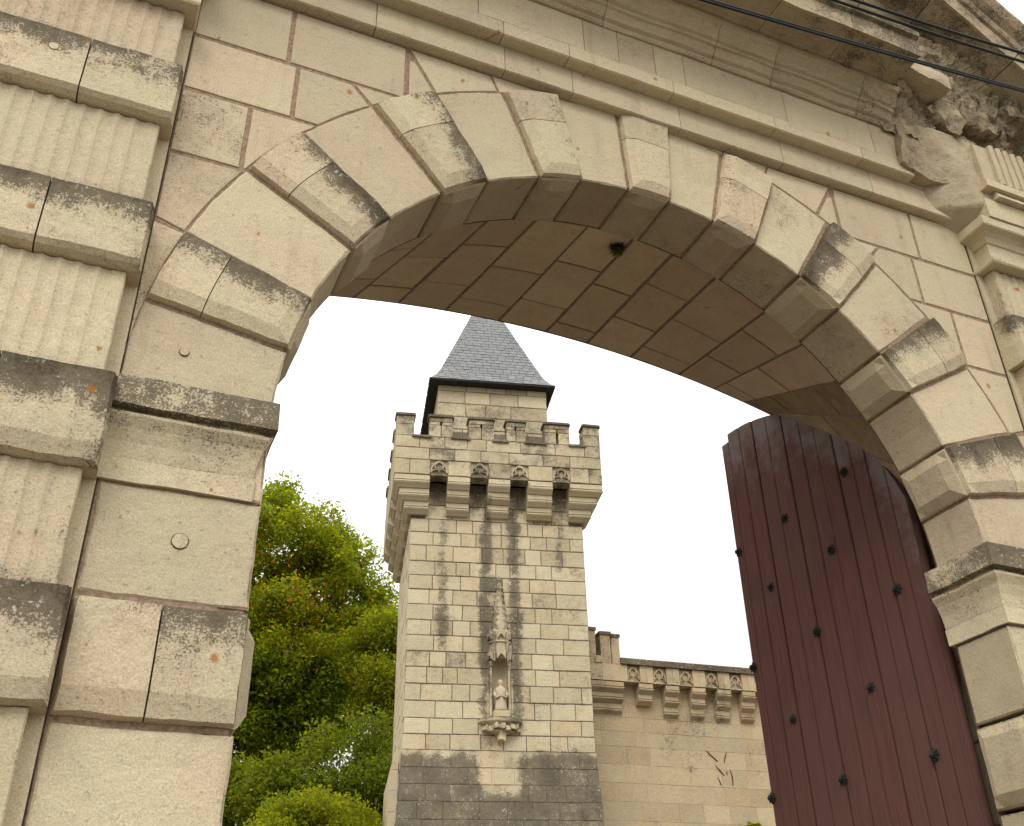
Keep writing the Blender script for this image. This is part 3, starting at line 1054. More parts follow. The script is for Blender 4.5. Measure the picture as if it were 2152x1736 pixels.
# --- broken corner: spalled and rubble masonry where the cornice has fallen
rk = random.Random(5)
def brk(x, z, p, sx, sz, sy=0.3, seed=0, rot=0.0, grime_shade=0.2, lichen_shade=0.25, amp=0.2, mat=RUBBLE, cuts=9):
    rock('broken_stone', gate, (x, S - p + sy / 2, z), (sx, sy, sz), mat, seed, cuts, amp, (0.0, rot, 0.0), grime_shade, lichen_shade)
def roughpatch(x0, x1, z0, z1, pf, n_x, n_z, grime_shade, lichen_shade, amp=0.05, seed=0):
    """a broken face: ridged lumps and shelves over a base projection pf(x, z)"""
    m = MB()
    V, F = [], []
    for j in range(n_z + 1):
        for i in range(n_x + 1):
            x, z = x0 + (x1 - x0) * i / n_x, z0 + (z1 - z0) * j / n_z
            q = Vector((x * 5 + seed, z * 5, seed * 2.0))
            r1 = 1 - abs(noise.noise(q))*2
            r2 = 1 - abs(noise.noise(q * 2.7))*2
            r3 = noise.noise(q * 7) + 0.5 * noise.noise(q * 15)
            cell = noise.cell_vector(Vector((x * 6 + noise.noise(q) * .8 + seed, z * 7 + noise.noise(q * 1.3) * .8, seed)))
            p = pf(x, z) + amp * (0.6 * r1 + 0.35 * r2 + 0.22 * r3 + (0.9 if amp > .03 else 0.0) * (cell.x - 0.5))
            nn = noise.noise_vector(q * 3) * 0.012
            V.append((x + nn.x, S - p, z + nn.y))
    for j in range(n_z):
        for i in range(n_x):
            k = j * (n_x + 1) + i
            F.append((k, k + 1, k + n_x + 2, k + n_x + 1))
    m.add(V, F)
    o = m.build('broken_masonry', RUBBLE, gate, smooth=amp < .03)
    o['grime_shade'] = grime_shade
    o['lichen_shade'] = lichen_shade
    return o
lerp = lambda a, b, t: a + (b - a) * min(1, max(0, t))
roughpatch(3.93, 5.1, 4.70, 5.50, lambda x, z: 0.13 + 0.25 * max(0, z - 4.78) + 0.05 * max(0, x - 4.5), 60, 44, 0.15, 0.25, 0.05, 3)
roughpatch(4.02, 4.62, 4.08, 4.80, lambda x, z: lerp(-0.03, 0.185, (x - 4.10 + (z - 4.3) * 0.5) / 0.42) - lerp(0.20, 0, (z - 4.09) / 0.16), 40, 46, 0.02, 0.06, 0.012, 8)
brk(4.19, 4.63, 0.155, 0.36, 0.42, 0.3, 1, 0.06, 0.15, 0.22, 0.12)
brk(4.20, 5.10, 0.36, 0.36, 0.12, 0.35, 5, 0.14, 0.0, 0.10, 0.10)
brk(4.44, 4.95, 0.235, 0.22, 0.20, 0.3, 4, 0.5, 0.05, 0.2, 0.25)
brk(4.72, 5.02, 0.27, 0.24, 0.30, 0.3, 7, 0.3, 0.3, 0.4, 0.3)
brk(5.02, 5.02, 0.36, 0.22, 0.30, 0.35, 8, 0.2, 0.35, 0.4, 0.3)
for k in range(7):
    brk(4.05 + rk.random() * 0.6, 4.86 + rk.random() * 0.36, 0.20 + rk.random() * 0.06, 0.08 + rk.random() * 0.08, 0.06 + rk.random() * 0.06, 0.2, 20 + k, rk.uniform(-.7, .7), 0.2, 0.35, 0.35, RUBBLE, 4)
# cornice of the forward break at the far right
for (p, z0, z1) in ((0.30, 4.76, 4.83), (0.36, 4.83, 4.90), (0.62, 4.95, 5.10)):
    for xa, xb in ((5.02, 6.4), (-1.9, -0.02)):
        m = MB()
        m.hexa(lambda x, y, z: jit((x, S - y, z), 0.01, 6), (xa, 0.0, z0), (xb, p, z1 - 0.003))
        o = m.build('break_cornice_stone', GATE, gate)
        o['grime_shade'] = 0.55
        o['lichen_shade'] = 0.3
m = MB()
m.hexa(lambda x, y, z: Vector((x, S - y, z)), (-4.5, -1.4, GROUND), (-1.203, 0.01, 5.19))
m.build('side_wall_face', GATE, gate)
m = MB()
m.hexa(lambda x, y, z: Vector((x, S - y, z)), (5.68, -1.4, GROUND), (9.5, 0.01, 5.19))
m.build('side_wall_face', GATE, gate)
m = MB()
m.hexa(lambda x, y, z: Vector((x, S - y, z)), (5.35, 0.0, 4.152), (6.6, 0.03, 4.76))
m.build('side_wall_face', GATE, gate)

# --- round repair plugs let into three stones
def plug(x, z, r, y, parent):
    for (rr, yy, mt, nm) in ((r, y, CRACK, 'plug_joint'), (r * 0.90, y - 0.0025, GATE, 'stone_plug')):
        m = MB()
        k = 18
        L0 = [(x + rr * math.cos(2 * math.pi * i / k) * (1 + .05 * math.sin(i * 2.1)), yy, z + rr * math.sin(2 * math.pi * i / k)) for i in range(k)]
        L1 = [(a, yy + 0.02, c) for a, b, c in L0]
        m.loft([L1, L0])
        m.build(nm, mt, parent)
plug(0.249, 1.424, 0.029, S - 0.003, gate)
plug(0.157, 2.163, 0.018, S - 0.003, gate)
plug(-0.555 * .957, 3.501 * .957, 0.020, S - 0.146, pilL)

# --- the open door leaf (right-hand leaf, swung square to the wall)
leaf = thing('gate_leaf', 'dark red planked wooden gate leaf with arched top and star shaped iron studs', 'gate')
leaf.parent = gate
leaf.matrix_parent_inverse = ROOTINV[gate.name]
for k_ in ('label', 'category'):
    if k_ in leaf: del leaf[k_]
LX = 4.05
Y0, Y1 = 3.79, 5.375
def ltop(y):
    d = (Y1 - y)
    q = 1 - (d / 1.665) ** 2
    return CZ + 1.76 * math.sqrt(max(q, 0.02))
pl = [3.79, 3.90, 4.022, 4.135, 4.262, 4.40, 4.535, 4.69, 4.845, 4.995, 5.145, 5.285, 5.375]
for k, (a, b) in enumerate(zip(pl[:-1], pl[1:])):
    m = MB()
    n = 4
    ys = [a + 0.0036 + (b - a - 0.0072) * (0, .06, .5, .94, 1)[i] for i in range(n + 1)]
    drop = 0.055 if k == len(pl) - 2 else 0.0
    zs = [0, 0.5, 1.0, 1.3, 1.6, 1.9, 2.2]
    rows = []
    for i, y in enumerate(ys):
        hb = 0.004 if i in (0, n) else 0.0
        top = ltop(y) - drop
        col = [(y, GROUND + 0.08)] + [(y, top - d_) for d_ in (2.2, 1.2, 0.6, 0.35, 0.18, 0.06, 0.0)]
        rows.append([(LX + hb + 0.0035 * math.sin(2.3 * k * k), yy, zz) for yy, zz in col])
    nn = len(rows[0])
    V = [p for r_ in rows for p in r_]
    W_ = [{0.06: .95, 0.0: 1.0, 0.18: .75, 0.35: .45, 0.6: .18}.get(round(ltop(p[1]) - drop - p[2], 2), 0.0) for p in V]
    F = [(i * nn + j, i * nn + j + 1, (i + 1) * nn + j + 1, (i + 1) * nn + j) for i in range(n) for j in range(nn - 1)]
    base = len(V)
    V += [(p[0] + 0.045, p[1], p[2]) for p in V]
    W_ += [0.3] * base
    F += [tuple(base + q for q in f)[::-1] for f in F]
    for i in range(n):
        F.append((i * nn + nn - 1, (i + 1) * nn + nn - 1, base + (i + 1) * nn + nn - 1, base + i * nn + nn - 1))
        F.append((i * nn, base + i * nn, base + (i + 1) * nn, (i + 1) * nn))
    for j in range(nn - 1):
        F.append((j, base + j, base + j + 1, j + 1))
        q = n * nn
        F.append((q + j, q + j + 1, base + q + j + 1, base + q + j))
    m.add(V, F, {'weather': W_})
    m.build('plank', WOOD, leaf)
m = MB()
for z in (-1.2, 0.2, 1.5):
    m.hexa(lambda x, y, z_: Vector((x, y, z_)), (LX + 0.046, Y0 + .02, z), (LX + 0.095, Y1 - .03, z + 0.16))
m.build('ledge', WOOD, leaf)
m = MB()
m.tube([(LX + 0.03, 3.80, GROUND + .05), (LX + 0.03, 3.80, 0.5), (LX + 0.03, 3.80, 2.35)], 0.026, 10)
m.build('hinge_stile', WOOD, leaf, smooth=True)
STUD = [(4.21, 2.87), (4.81, 2.83), (5.34, 2.81), (4.446, 2.46), (5.055, 2.45), (4.0, 2.045), (4.70, 2.035), (5.36, 2.01), (4.345, 1.6), (5.043, 1.6), (4.002, 1.165), (4.702, 1.185), (5.362, 1.205), (4.345, 0.76), (5.045, 0.78), (4.0, 0.33), (4.7, 0.35), (5.36, 0.36)]
for y, z in STUD:
    m = MB()
    k = 16
    loops = []
    for (rr, hh) in ((1.0, 0.002), (1.0, 0.006), (0.55, 0.010), (0.42, 0.022), (0.2, 0.03)):
        L = []
        for i in range(k):
            a = 2 * math.pi * i / k
            star = (1.0 if i % 2 == 0 else 0.62) if rr > 0.5 else 1.0
            r_ = 0.036 * rr * star
            L.append((LX - hh, y + r_ * math.cos(a), z + r_ * math.sin(a)))
        loops.append(L)
    m.loft(loops)
    m.build('stud', IRON, leaf)

# weed rooted in the vault
def tuft(name, label, cat, loc, n_, ln, mat, seed, droop=1.0, wd=0.006):
    rr = random.Random(seed)
    m = MB()
    hue = []
    for i in range(n_):
        a = rr.uniform(0, 2 * math.pi)
        sp = rr.uniform(0.2, 1.0)
        d = Vector((math.cos(a) * sp, math.sin(a) * sp, rr.uniform(-0.5, 0.4))).normalized()
        L = ln * rr.uniform(0.5, 1.0)
        p = Vector(loc)
        side = d.cross(Vector((0, 0, 1))).normalized() * wd * rr.uniform(0.6, 1.4)
        pts = []
        for q in range(5):
            t = q / 4
            c = p + d * L * t + Vector((0, 0, -droop * L * 0.6 * t * t))
            w_ = math.sin(math.pi * (0.15 + 0.85 * t)) if t < 1 else 0.05
            pts += [c - side * w_, c + side * w_]
        m.add(pts, [(2 * q, 2 * q + 1, 2 * q + 3, 2 * q + 2) for q in range(4)], {'hue': [rr.random()] * 10})
    o = m.build(name, mat, None, flipcheck=False)
    tag(o, label, cat)
    return o
_w = vault(87.5, 0.09)
tuft('weed_tuft', 'small dark tuft of weeds hanging from a joint under the crown of the arch', 'weed', (_w.x, _w.y, _w.z - 0.004), 200, 0.062, LEAF_WEED, 2, 0.5, 0.0045)

# --- cables strung in front of the pediment
def cable(p0, p1, label, r=0.0065, twin=False):
    m = MB()
    a, b = Vector(p0), Vector(p1)
    d = (b - a)
    a2, b2 = a - d * 1.2, b + d * 1.0
    pts = []
    for i in range(25):
        t = i / 24
        p = a2.lerp(b2, t)
        p.z -= 0.10 * (1 - (2 * t - 1) ** 2) - 0.085
        pts.append(p)
    if twin:
        m.tube([p + Vector((0, 0, 0.008)) for p in pts], r, 8)
        m.tube([p - Vector((0, 0, 0.008)) for p in pts], r, 8)
    else:
        m.tube(pts, r, 8)
    o = m.build('cable', CABLE, None, smooth=True)
    tag(o, label, 'cable', 'cables strung across the pediment')
CY = 2.45
kf = CY / S
cable((2.888 * kf, CY, 5.563 * kf), (5.697 * kf, CY, 5.956 * kf), 'lowest of three black cables, crossing the end of the horizontal cornice', 0.0068, True)
cable((4.01 * kf, CY, 6.138 * kf), (5.839 * kf, CY, 6.336 * kf), 'middle of three black cables, just below its twin over the raking cornice', 0.0088)
cable((4.215 * kf, CY, 6.243 * kf), (5.884 * kf, CY, 6.457 * kf), 'uppermost of three black cables, running over the raking cornice', 0.0088, )

# ================================================================== TOWER
TU = Vector((0.96934, -0.24573, 0))
TN = Vector((0.24573, 0.96934, 0))
SC_, NF = 3.055, 20.0
tloc = TU * SC_ + TN * NF
tower = thing('castle_tower', 'square pale stone tower with battlements, machicolations and a slate spire, seen through the arch', 'tower', (tloc.x, tloc.y, GROUND), math.atan2(TU.y, TU.x))
def TM(s, n, z):
    return TU * s + TN * n + Vector((0, 0, z))
def tower_field(N, P):
    tcn = N.n('ShaderNodeTexCoord')
    tcn.object = tower
    sp = N.n('ShaderNodeSeparateXYZ')
    N.l(tcn.outputs['Object'], sp.inputs[0])
    x, y, z = sp.outputs
    z = N.math('ADD', z, GROUND)
    front = N.ramp(y, 0.6, 0.2)
    tot = None
    wob = N.math('MULTIPLY', N.math('SUBTRACT', N.noise(P, 2.5, 4), 0.5), 0.25)
    # streaks under the machicolation slots; between the corbels, crust plus painted slot shade
    for s0, w_, z0, z1, am in ((1.88, 0.16, 6.4, 9.9, 0.50), (2.79, 0.20, 5.3, 10.0, 0.72), (3.39, 0.18, 4.9, 10.0, 0.85), (2.74, 0.13, 5.0, 8.2, 0.75), (4.4, 0.14, 8.0, 10.0, 0.32), (1.73, 0.24, 9.5, 10.6, 0.95), (2.605, 0.24, 9.5, 10.6, 0.95), (3.48, 0.24, 9.5, 10.6, 0.95), (4.42, 0.24, 9.5, 10.6, 0.9)):
        dx = N.math('ABSOLUTE', N.math('SUBTRACT', N.math('ADD', x, N.math('MULTIPLY', wob, 0.35)), s0 - SC_))
        a = N.ramp(N.math('ADD', dx, N.math('MULTIPLY', N.math('SUBTRACT', N.noise(P, 7.0, 5, 0.7), 0.5), 0.30)), w_ * 1.15, 0.0)
        a = N.math('MULTIPLY', a, N.ramp(z, z0, z0 + 0.6))
        a = N.math('MULTIPLY', a, N.ramp(z, z1 + 0.3, z1 - 0.3))
        a = N.math('MULTIPLY', a, am)
        tot = a if tot is None else N.math('MAXIMUM', tot, a)
    # crusted battered base with a clean panel in the middle
    ax = N.math('ABSOLUTE', N.math('SUBTRACT', N.math('ADD', x, wob), 3.04 - SC_))
    panel = N.math('MULTIPLY', N.ramp(ax, 0.48, 0.30), N.ramp(N.math('ADD', z, wob), 3.75, 4.0))
    base_ = N.math('MULTIPLY', N.ramp(N.math('ADD', z, N.math('MULTIPLY', wob, 1.6)), 4.78, 4.52), N.math('SUBTRACT', 1.0, panel))
    base_ = N.math('MULTIPLY', base_, 0.80)
    tot = N.math('MAXIMUM', tot, base_)
    tot = N.math('MULTIPLY', tot, front)
    # weathered battlements
    top = N.math('ADD', N.ramp(z, 11.1, 11.95, 0, 0.50), N.ramp(z, 10.2, 11.0, 0, 0.20))
    top = N.math('MULTIPLY', top, N.ramp(z, 12.02, 11.98))
    tot = N.math('ADD', tot, top)
    return tot
TOWER = stone_material('tower limestone', (0.53, 0.455, 0.305), (0.52, 0.42, 0.265), (0.40, 0.365, 0.265), 0.45, False, 0.55, tower_field, 0.6, 0.5, ((0.050, 0.041, 0.028), (0.135, 0.110, 0.076)))

SL, SR = 1.175, 4.935
DEP = SR - SL
tc_ = MB()
H0, H1, HZ0, HZ1 = 2.90, 3.22, 5.36, 6.50   # niche opening
def tq(s0, z0, s1, z1, n=20.012):
    tc_.add([TM(s0, n, z0), TM(s1, n, z0), TM(s1, n, z1), TM(s0, n, z1)], [(0, 1, 2, 3)])
tq(SL, 4.6, H0, 10.4); tq(H1, 4.6, SR, 10.4); tq(H0, 4.6, H1, HZ0); tq(H0, HZ1, H1, 10.4)
tc_.add([TM(SL + .012, 20.012, GROUND), TM(SL + .012, 20 + DEP, GROUND), TM(SL + .012, 20 + DEP, 10.4), TM(SL + .012, 20.012, 10.4)], [(0, 1, 2, 3)])
tc_.add([TM(SR - .001, 20.012, GROUND), TM(SR - .001, 20 + DEP, GROUND), TM(SR - .001, 20 + DEP, 10.4), TM(SR - .001, 20.012, 10.4)], [(0, 1, 2, 3)])
tc_.add([TM(SL, 20 + DEP, GROUND), TM(SR, 20 + DEP, GROUND), TM(SR, 20 + DEP, 10.4), TM(SL, 20 + DEP, 10.4)], [(0, 1, 2, 3)])
tc_.add([TM(SL - .3, 19.7, 10.9), TM(SR + .3, 19.7, 10.9), TM(SR + .3, 20.3 + DEP, 10.9), TM(SL - .3, 20.3 + DEP, 10.9)], [(0, 1, 2, 3)])
tc_.build('mortar_bed', TMORTAR, tower)

rt = random.Random(11)
def splits(a, b, lo, hi, r_):
    xs = [a]
    while b - xs[-1] > hi * 1.25:
        xs.append(xs[-1] + r_.uniform(lo, hi))
    if len(xs) > 1 and b - xs[-1] < lo * 0.7:
        xs[-1] = (xs[-2] + b) / 2
    xs.append(b)
    return xs
def tstone(s0, s1, z0, z1, nf, name='wall_stone', g_=0.007, depth=0.04, batter=None, rough=0.006, parent=tower, p=0.0):
    m = MB()
    dd = rt.uniform(-0.004, 0.008)
    def fm(u, v, h):
        z = z0 + g_ + v
        n = nf - h - dd - (batter(z) if batter else 0)
        return TM(s0 + g_ + u, n, z)
    m.heightblock(fm, s1 - s0 - 2 * g_, z1 - z0 - 2 * g_, p, 0.02, 0.010, (1, 1, 1, 1), depth, 2, 2, rough, None, 0.002)
    o = m.build(name, TOWER, parent)
    o['lichen_shade'] = max(0.0, rt.gauss(0.12, 0.11))
    o['grime_shade'] = max(0.0, rt.gauss(0.03, 0.05))
    return o
rows = [4.69, 4.99, 5.295, 5.63, 5.965, 6.30, 6.62, 6.95, 7.27, 7.605, 7.93, 8.24, 8.555, 8.915, 9.22, 9.53]
for z0, z1 in zip(rows[:-1], rows[1:]):
    spans = [(SL, SR)]
    if z1 > HZ0 + 0.02 and z0 < HZ1 - 0.02:
        spans = [(SL, H0), (H1, SR)]
    for a, b in spans:
        xs = splits(a, b, 0.28, 0.62, rt)
        for x0, x1 in zip(xs[:-1], xs[1:]):
            tstone(x0, x1, z0, z1, 20.0)
# between the corbels
xs = splits(SL, SR, 0.4, 0.6, rt)
for z0, z1 in ((9.53, 9.86), (9.86, 10.2)):
    xs = splits(SL + .3, SR - .3, 0.35, 0.6, rt)
    for x0, x1 in zip(xs[:-1], xs[1:]):
        tstone(x0, x1, z0, z1, 20.0)
# battered base
bat = lambda z: max(0, (4.69 - z)) * 0.075
base_rows = [GROUND, -0.9, -0.2, 0.5, 1.2, 1.8, 2.4, 2.75, 3.1, 3.43, 3.75, 4.06, 4.37, 4.69]
for z0, z1 in zip(base_rows[:-1], base_rows[1:]):
    xs = splits(SL - bat(z0) * .6, SR + bat(z0) * .6, 0.32, 0.62, rt) if z0 > 2.3 else [SL - bat(z0) * .6, SR + bat(z0) * .6]
    for x0, x1 in zip(xs[:-1], xs[1:]):
        tstone(x0, x1, z0, z1, 20.0, 'base_stone', 0.0008, 0.7, bat)
# left flank: joined, it is seen almost edge-on
m = MB()
for z0, z1 in zip(rows[:-1], rows[1:]):
    xs = splits(20.0, 20 + DEP, 0.3, 0.6, rt)
    for n0, n1 in zip(xs[:-1], xs[1:]):
        dd = rt.uniform(-.004, .008)
        m.heightblock(lambda u, v, h: TM(SL - h - dd, n0 + .007 + u, z0 + .007 + v), n1 - n0 - .014, z1 - z0 - .014, 0, .02, .010, (1, 1, 1, 1), .04, 1, 1, .006)
o = m.build('flank_masonry', TOWER, tower)
o['kind'] = 'stuff'
# plinth against the left flank
m = MB()
for zz in range(8):
    z0, z1 = 4.98 - 0.4 * (zz + 1), 4.98 - 0.4 * zz
    tp = 0.0 if zz else 0.1
    m.loft([[TM(SL - .16, 21.2, z0 + .006), TM(SL, 21.2, z0 + .006), TM(SL, 23.6, z0 + .006), TM(SL - .16, 23.6, z0 + .006)],
            [TM(SL - .16 + tp, 21.2, z1), TM(SL, 21.2, z1), TM(SL, 23.6, z1), TM(SL - .16 + tp, 23.6, z1)]])
m.build('flank_plinth', TOWER, tower)

# machicolation: corbels of three stepped stones
OH = 0.416
NP = 20 - OH
TIER = [(0.415, 10.37, 10.11), (0.295, 10.105, 9.86), (0.175, 9.855, 9.60)]
def tierprof(d, zt, zb):
    h = zt - zb
    return [(-0.1, zt), (d - .012, zt), (d - .012, zt - h * 0.42), (d - .03, zt - h * 0.45), (d - .03, zt - h * .50), (d + .002, zt - h * 0.54), (d + .004, zt - h * 0.62), (d - .015, zt - h * 0.72), (d - .06, zt - h * 0.85), (d - .10, zb), (-0.1, zb)]
CS = [(1.92, 2.40), (2.81, 3.28), (3.68, 4.22)]
def csweep(mb, pts, prof):
    """sweep in the tower's own plan (s, n), then turned into place"""
    t = MB()
    sweep(t, pts, prof, True, 0.2, 0.0)
    mb.add([jit(TM(v[0], v[1], v[2]), 0.006, 5) for v in t.v], t.f)
for s0, s1 in CS:
    for k, T_ in enumerate(TIER):
        m = MB()
        csweep(m, [(s0, 20.0), (s1, 20.0)], tierprof(*T_))
        m.build('corbel_stone', TOWER, tower)
for T_ in TIER:
    m = MB()
    csweep(m, [(SL, 20.45), (SL, 20.0), (1.53, 20.0)], tierprof(*T_))
    m.build('corner_corbel_stone', TOWER, tower)
    m = MB()
    csweep(m, [(4.61, 20.0), (SR, 20.0), (SR, 20.4)], tierprof(*T_))
    m.build('corner_corbel_stone', TOWER, tower)
    for k in range(4):
        n0 = 20.85 + k * 0.86
        m = MB()
        csweep(m, [(SL, min(n0 + 0.48, 24.1)), (SL, n0)], tierprof(*T_))
        m.build('corbel_stone', TOWER, tower)

# parapet
PS0, PS1 = SL - OH, SR + OH
NB = 20 + DEP + OH
PAN = [(1.53, 1.92), (2.415, 2.805), (3.30, 3.69), (4.235, 4.625)]
PZ = [10.385, 10.75, 11.04, 11.335]
mer = [(PS0, 1.155), (1.49, 2.01), (2.37, 2.93), (3.22, 3.645), (4.09, 4.655), (4.975, PS1)]
MT = 11.90
def pstone(s0, s1, z0, z1, name='parapet_stone', depth=0.06):
    return tstone(s0, s1, z0, z1, NP, name, 0.006, depth)
prev = PS0
ints = []
for a, b in PAN:
    ints.append((prev, a)); prev = b
ints.append((prev, PS1))
for a, b in ints:
    xs = splits(a, b, 0.3, 0.5, rt)
    for x0, x1 in zip(xs[:-1], xs[1:]):
        pstone(x0, x1, PZ[0], PZ[1])
for z0, z1 in ((PZ[1], PZ[2]), (PZ[2], PZ[3])):
    xs = splits(PS0, PS1, 0.4, 0.8, rt)
    for x0, x1 in zip(xs[:-1], xs[1:]):
        pstone(x0, x1, z0, z1)
pc = MB()   # solid behind the facing
pc.hexa(TM, (PS0 + .012, NP + .055, PZ[0] + .01), (PS1 - .012, NP + .34, PZ[3] - .01))
pc.hexa(TM, (PS0 + .012, NP + .34, PZ[0] + .01), (PS0 + .34, NB, PZ[3] - .01))
pc.hexa(TM, (PS1 - .34, NP + .34, PZ[0] + .01), (PS1 - .012, NB, PZ[3] - .01))
pc.hexa(TM, (PS0 + .34, NB - .3, PZ[0] + .01), (PS1 - .34, NB, PZ[3] - .01))
pc.build('parapet_core', TOWER, tower)
# merlons: solid stones with an arrow slit left open between them, a coping on top
def box(name, a, b, j=0.006, parent=tower, mat=None):
    m = MB()
    def axis(p, q, st):
        k = max(1, int((q - p) / st))
        return [p + (q - p) * i / k for i in range(k + 1)]
    bm = bmesh.new()
    bmesh.ops.create_cube(bm, size=1)
    bmesh.ops.bevel(bm, geom=bm.edges[:] , offset=0.012 / max(0.05, min(b[i] - a[i] for i in range(3))) * 0.5, segments=1, affect='EDGES')
    vs = []
    for v in bm.verts:
        q = [a[i] + (b[i] - a[i]) * (v.co[i] + .5) for i in range(3)]
        vs.append(jit(TM(*q), j, 5))
    m.add(vs, [tuple(v.index for v in f.verts) for f in bm.faces])
    bm.free()
    return m.build(name, mat or TOWER, parent)
for i, (a, b) in enumerate(mer):
    if 0 < i < 5:
        c = (a + b) / 2
        wS = 0.030 if i == 4 else 0.007
        wT = 0.012 if i == 4 else 0.022
        zs = 11.63
        box('merlon_stone', (a, NP, PZ[3] + .003), (c - wS, NP + .30, zs))
        box('merlon_stone', (c + wS, NP, PZ[3] + .003), (b, NP + .30, zs))
        box('merlon_stone', (a, NP, zs + .005), (c - wT, NP + .30, 11.72))
        box('merlon_stone', (c + wT, NP, zs + .005), (b, NP + .30, 11.72))
        box('merlon_stone', (a, NP, 11.725), (b, NP + .30, MT - .07))
    else:
        box('merlon_stone', (a, NP, PZ[3] + .003), (b, NP + .40, 11.62))
        box('merlon_stone', (a, NP, 11.625), (b, NP + .40, MT - .07))
    o = box('coping_stone', (a - .03, NP - .035, MT - .066), (b + .03, NP + .34, MT))
    o['lichen_shade'] = 0.45
for (a0, b0), (a1, b1) in zip(mer[:-1], mer[1:]):
    o = box('crenel_sill', (b0 - .05, NP - .05, PZ[3] - .05), (a1 + .05, NP + .34, PZ[3] + .012))
    o['lichen_shade'] = 0.6
# flank parapet stones and merlons
for k in range(4):
    n0 = NP + 0.75 + k * 0.95
    box('merlon_stone', (PS0, n0, PZ[3]), (PS0 + .3, n0 + .55, MT - .07))
    box('coping_stone', (PS0 - .035, n0 - .03, MT - .066), (PS0 + .34, n0 + .58, MT))
    box('merlon_stone', (PS1 - .3, n0, PZ[3]), (PS1, n0 + .55, MT - .07))
m = MB()
for z0, z1 in zip(PZ[:-1], PZ[1:]):
    xs = splits(NP + .01, NB, 0.4, 0.7, rt)
    for n0, n1 in zip(xs[:-1], xs[1:]):
        m.heightblock(lambda u, v, h: TM(PS0 - h, n0 + .006 + u, z0 + .006 + v), n1 - n0 - .012, z1 - z0 - .012, 0, .02, .01, (1, 1, 1, 1), .05, 1, 1, .006)
o = m.build('flank_parapet', TOWER, tower)
o['kind'] = 'stuff'

# blind tracery panels: an arch with a trefoil over a sill
def tracery(fmap, w_, h_, mat, parent, name='tracery_panel'):
    m = MB()
    r_ = 0.055 * w_
    def P3(a, b, d): return fmap(a * w_, b * h_, d)
    def rib(pts, rr=r_, d=0.02):
        m.tube([P3(a, b, d) for a, b in pts], rr, 6)
    # outer ogee arch
    rib([(0.04, 0.25), (0.10, 0.50), (0.22, 0.74), (0.38, 0.90), (0.5, 0.96), (0.62, 0.90), (0.78, 0.74), (0.90, 0.50), (0.96, 0.25)])
    # trefoil
    cir = [(0.5 + 0.235 * math.cos(t), 0.62 + 0.25 * math.sin(t)) for t in [rad(q) for q in range(-50, 231, 20)]]
    rib(cir)
    rib([(0.03, 0.16), (0.10, 0.30), (0.24, 0.38), (0.36, 0.40), (0.44, 0.34)], r_ * .9)
    rib([(0.97, 0.16), (0.90, 0.30), (0.76, 0.38), (0.64, 0.40), (0.56, 0.34)], r_ * .9)
    m.loft([[P3(a, b, d) for a, b, d in ((0.0, 0.0, 0.03), (1, 0.0, 0.03), (1, 0.0, -.03), (0, 0.0, -.03))], [P3(a, b, d) for a, b, d in ((0.0, 0.13, 0.0), (1, 0.13, 0.0), (1, 0.13, -.03), (0, 0.13, -.03))]])
    return m.build(name, mat, parent)
for a, b in PAN:
    tracery(lambda x, z, d, a=a: TM(a + x, NP + .045 - d, PZ[0] + z), b - a, PZ[1] - PZ[0], TOWER, tower)

# turret and slate spire
TS0, TS1, TN0 = 1.745, 4.345, 20.45
TZ = [10.9, 11.35, 11.72, 12.08, 12.42, 12.78, 13.12, 13.38]
tt = MB()
tt.hexa(TM, (TS0 + .01, TN0 + .012, 10.9), (TS1 - .002, TN0 + 2.7, 13.36))
tt.build('turret_core', TMORTAR, tower)
for z0, z1 in zip(TZ[:-1], TZ[1:]):
    xs = splits(TS0, TS1, 0.42, 0.72, rt)
    for x0, x1 in zip(xs[:-1], xs[1:]):
        o = tstone(x0, x1, z0, z1, TN0, 'turret_stone')
        if z0 < 12.7: o['lichen_shade'] = 0.30
m = MB()
for z0, z1 in zip(TZ[:-1], TZ[1:]):
    xs = splits(TN0, TN0 + 2.7, 0.4, 0.7, rt)
    for n0, n1 in zip(xs[:-1], xs[1:]):
        m.heightblock(lambda u, v, h: TM(TS0 - h, n0 + .006 + u, z0 + .006 + v), n1 - n0 - .012, z1 - z0 - .012, 0, .02, .01, (1, 1, 1, 1), .05, 1, 1, .004)
o = m.build('turret_flank', TOWER, tower)
o['kind'] = 'stuff'

def slate():
    N = NT('grey slate')
    P = N.pos()
    r_ = N.attr('hue')
    n_ = N.noise(P, 8, 4, 0.6)
    c = N.mix(r_, (0.145, 0.149, 0.150), (0.195, 0.197, 0.195))
    c = N.mix(N.ramp(n_, 0.45, 0.75, 0, 0.4), c, (0.15, 0.145, 0.135))
    N.l(c, N.b.inputs['Base Color'])
    N.b.inputs['Roughness'].default_value = 0.55
    N.b.inputs['Specular IOR Level'].default_value = 0.3
    return N.m
SLATE = slate()
RC_S, RC_N = 3.02, 20.2 + 1.505
def rw(z):
    """half-width of the spire at height z"""
    pts = [(13.30, 1.505), (13.42, 1.40), (13.60, 1.29), (13.80, 1.20), (14.05, 1.11), (14.32, 1.01), (16.0, 0.40), (17.1, 0.0)]
    for (za, wa), (zb, wb) in zip(pts[:-1], pts[1:]):
        if z <= zb:
            t = max(0, (z - za) / (zb - za))
            return wa + (wb - wa) * t
    return 0.0
roofroot = MB()
zz = [13.30, 13.42, 13.6, 13.8, 14.05, 14.32, 15.2, 16.0, 17.08]
roofroot.loft([[TM(RC_S + sx * (rw(z) - .01), RC_N + sy * (rw(z) - .01), z) for sx, sy in ((-1, -1), (1, -1), (1, 1), (-1, 1))] for z in zz])
roof = roofroot.build('spire_roof', SLATE, tower)
ea = MB()
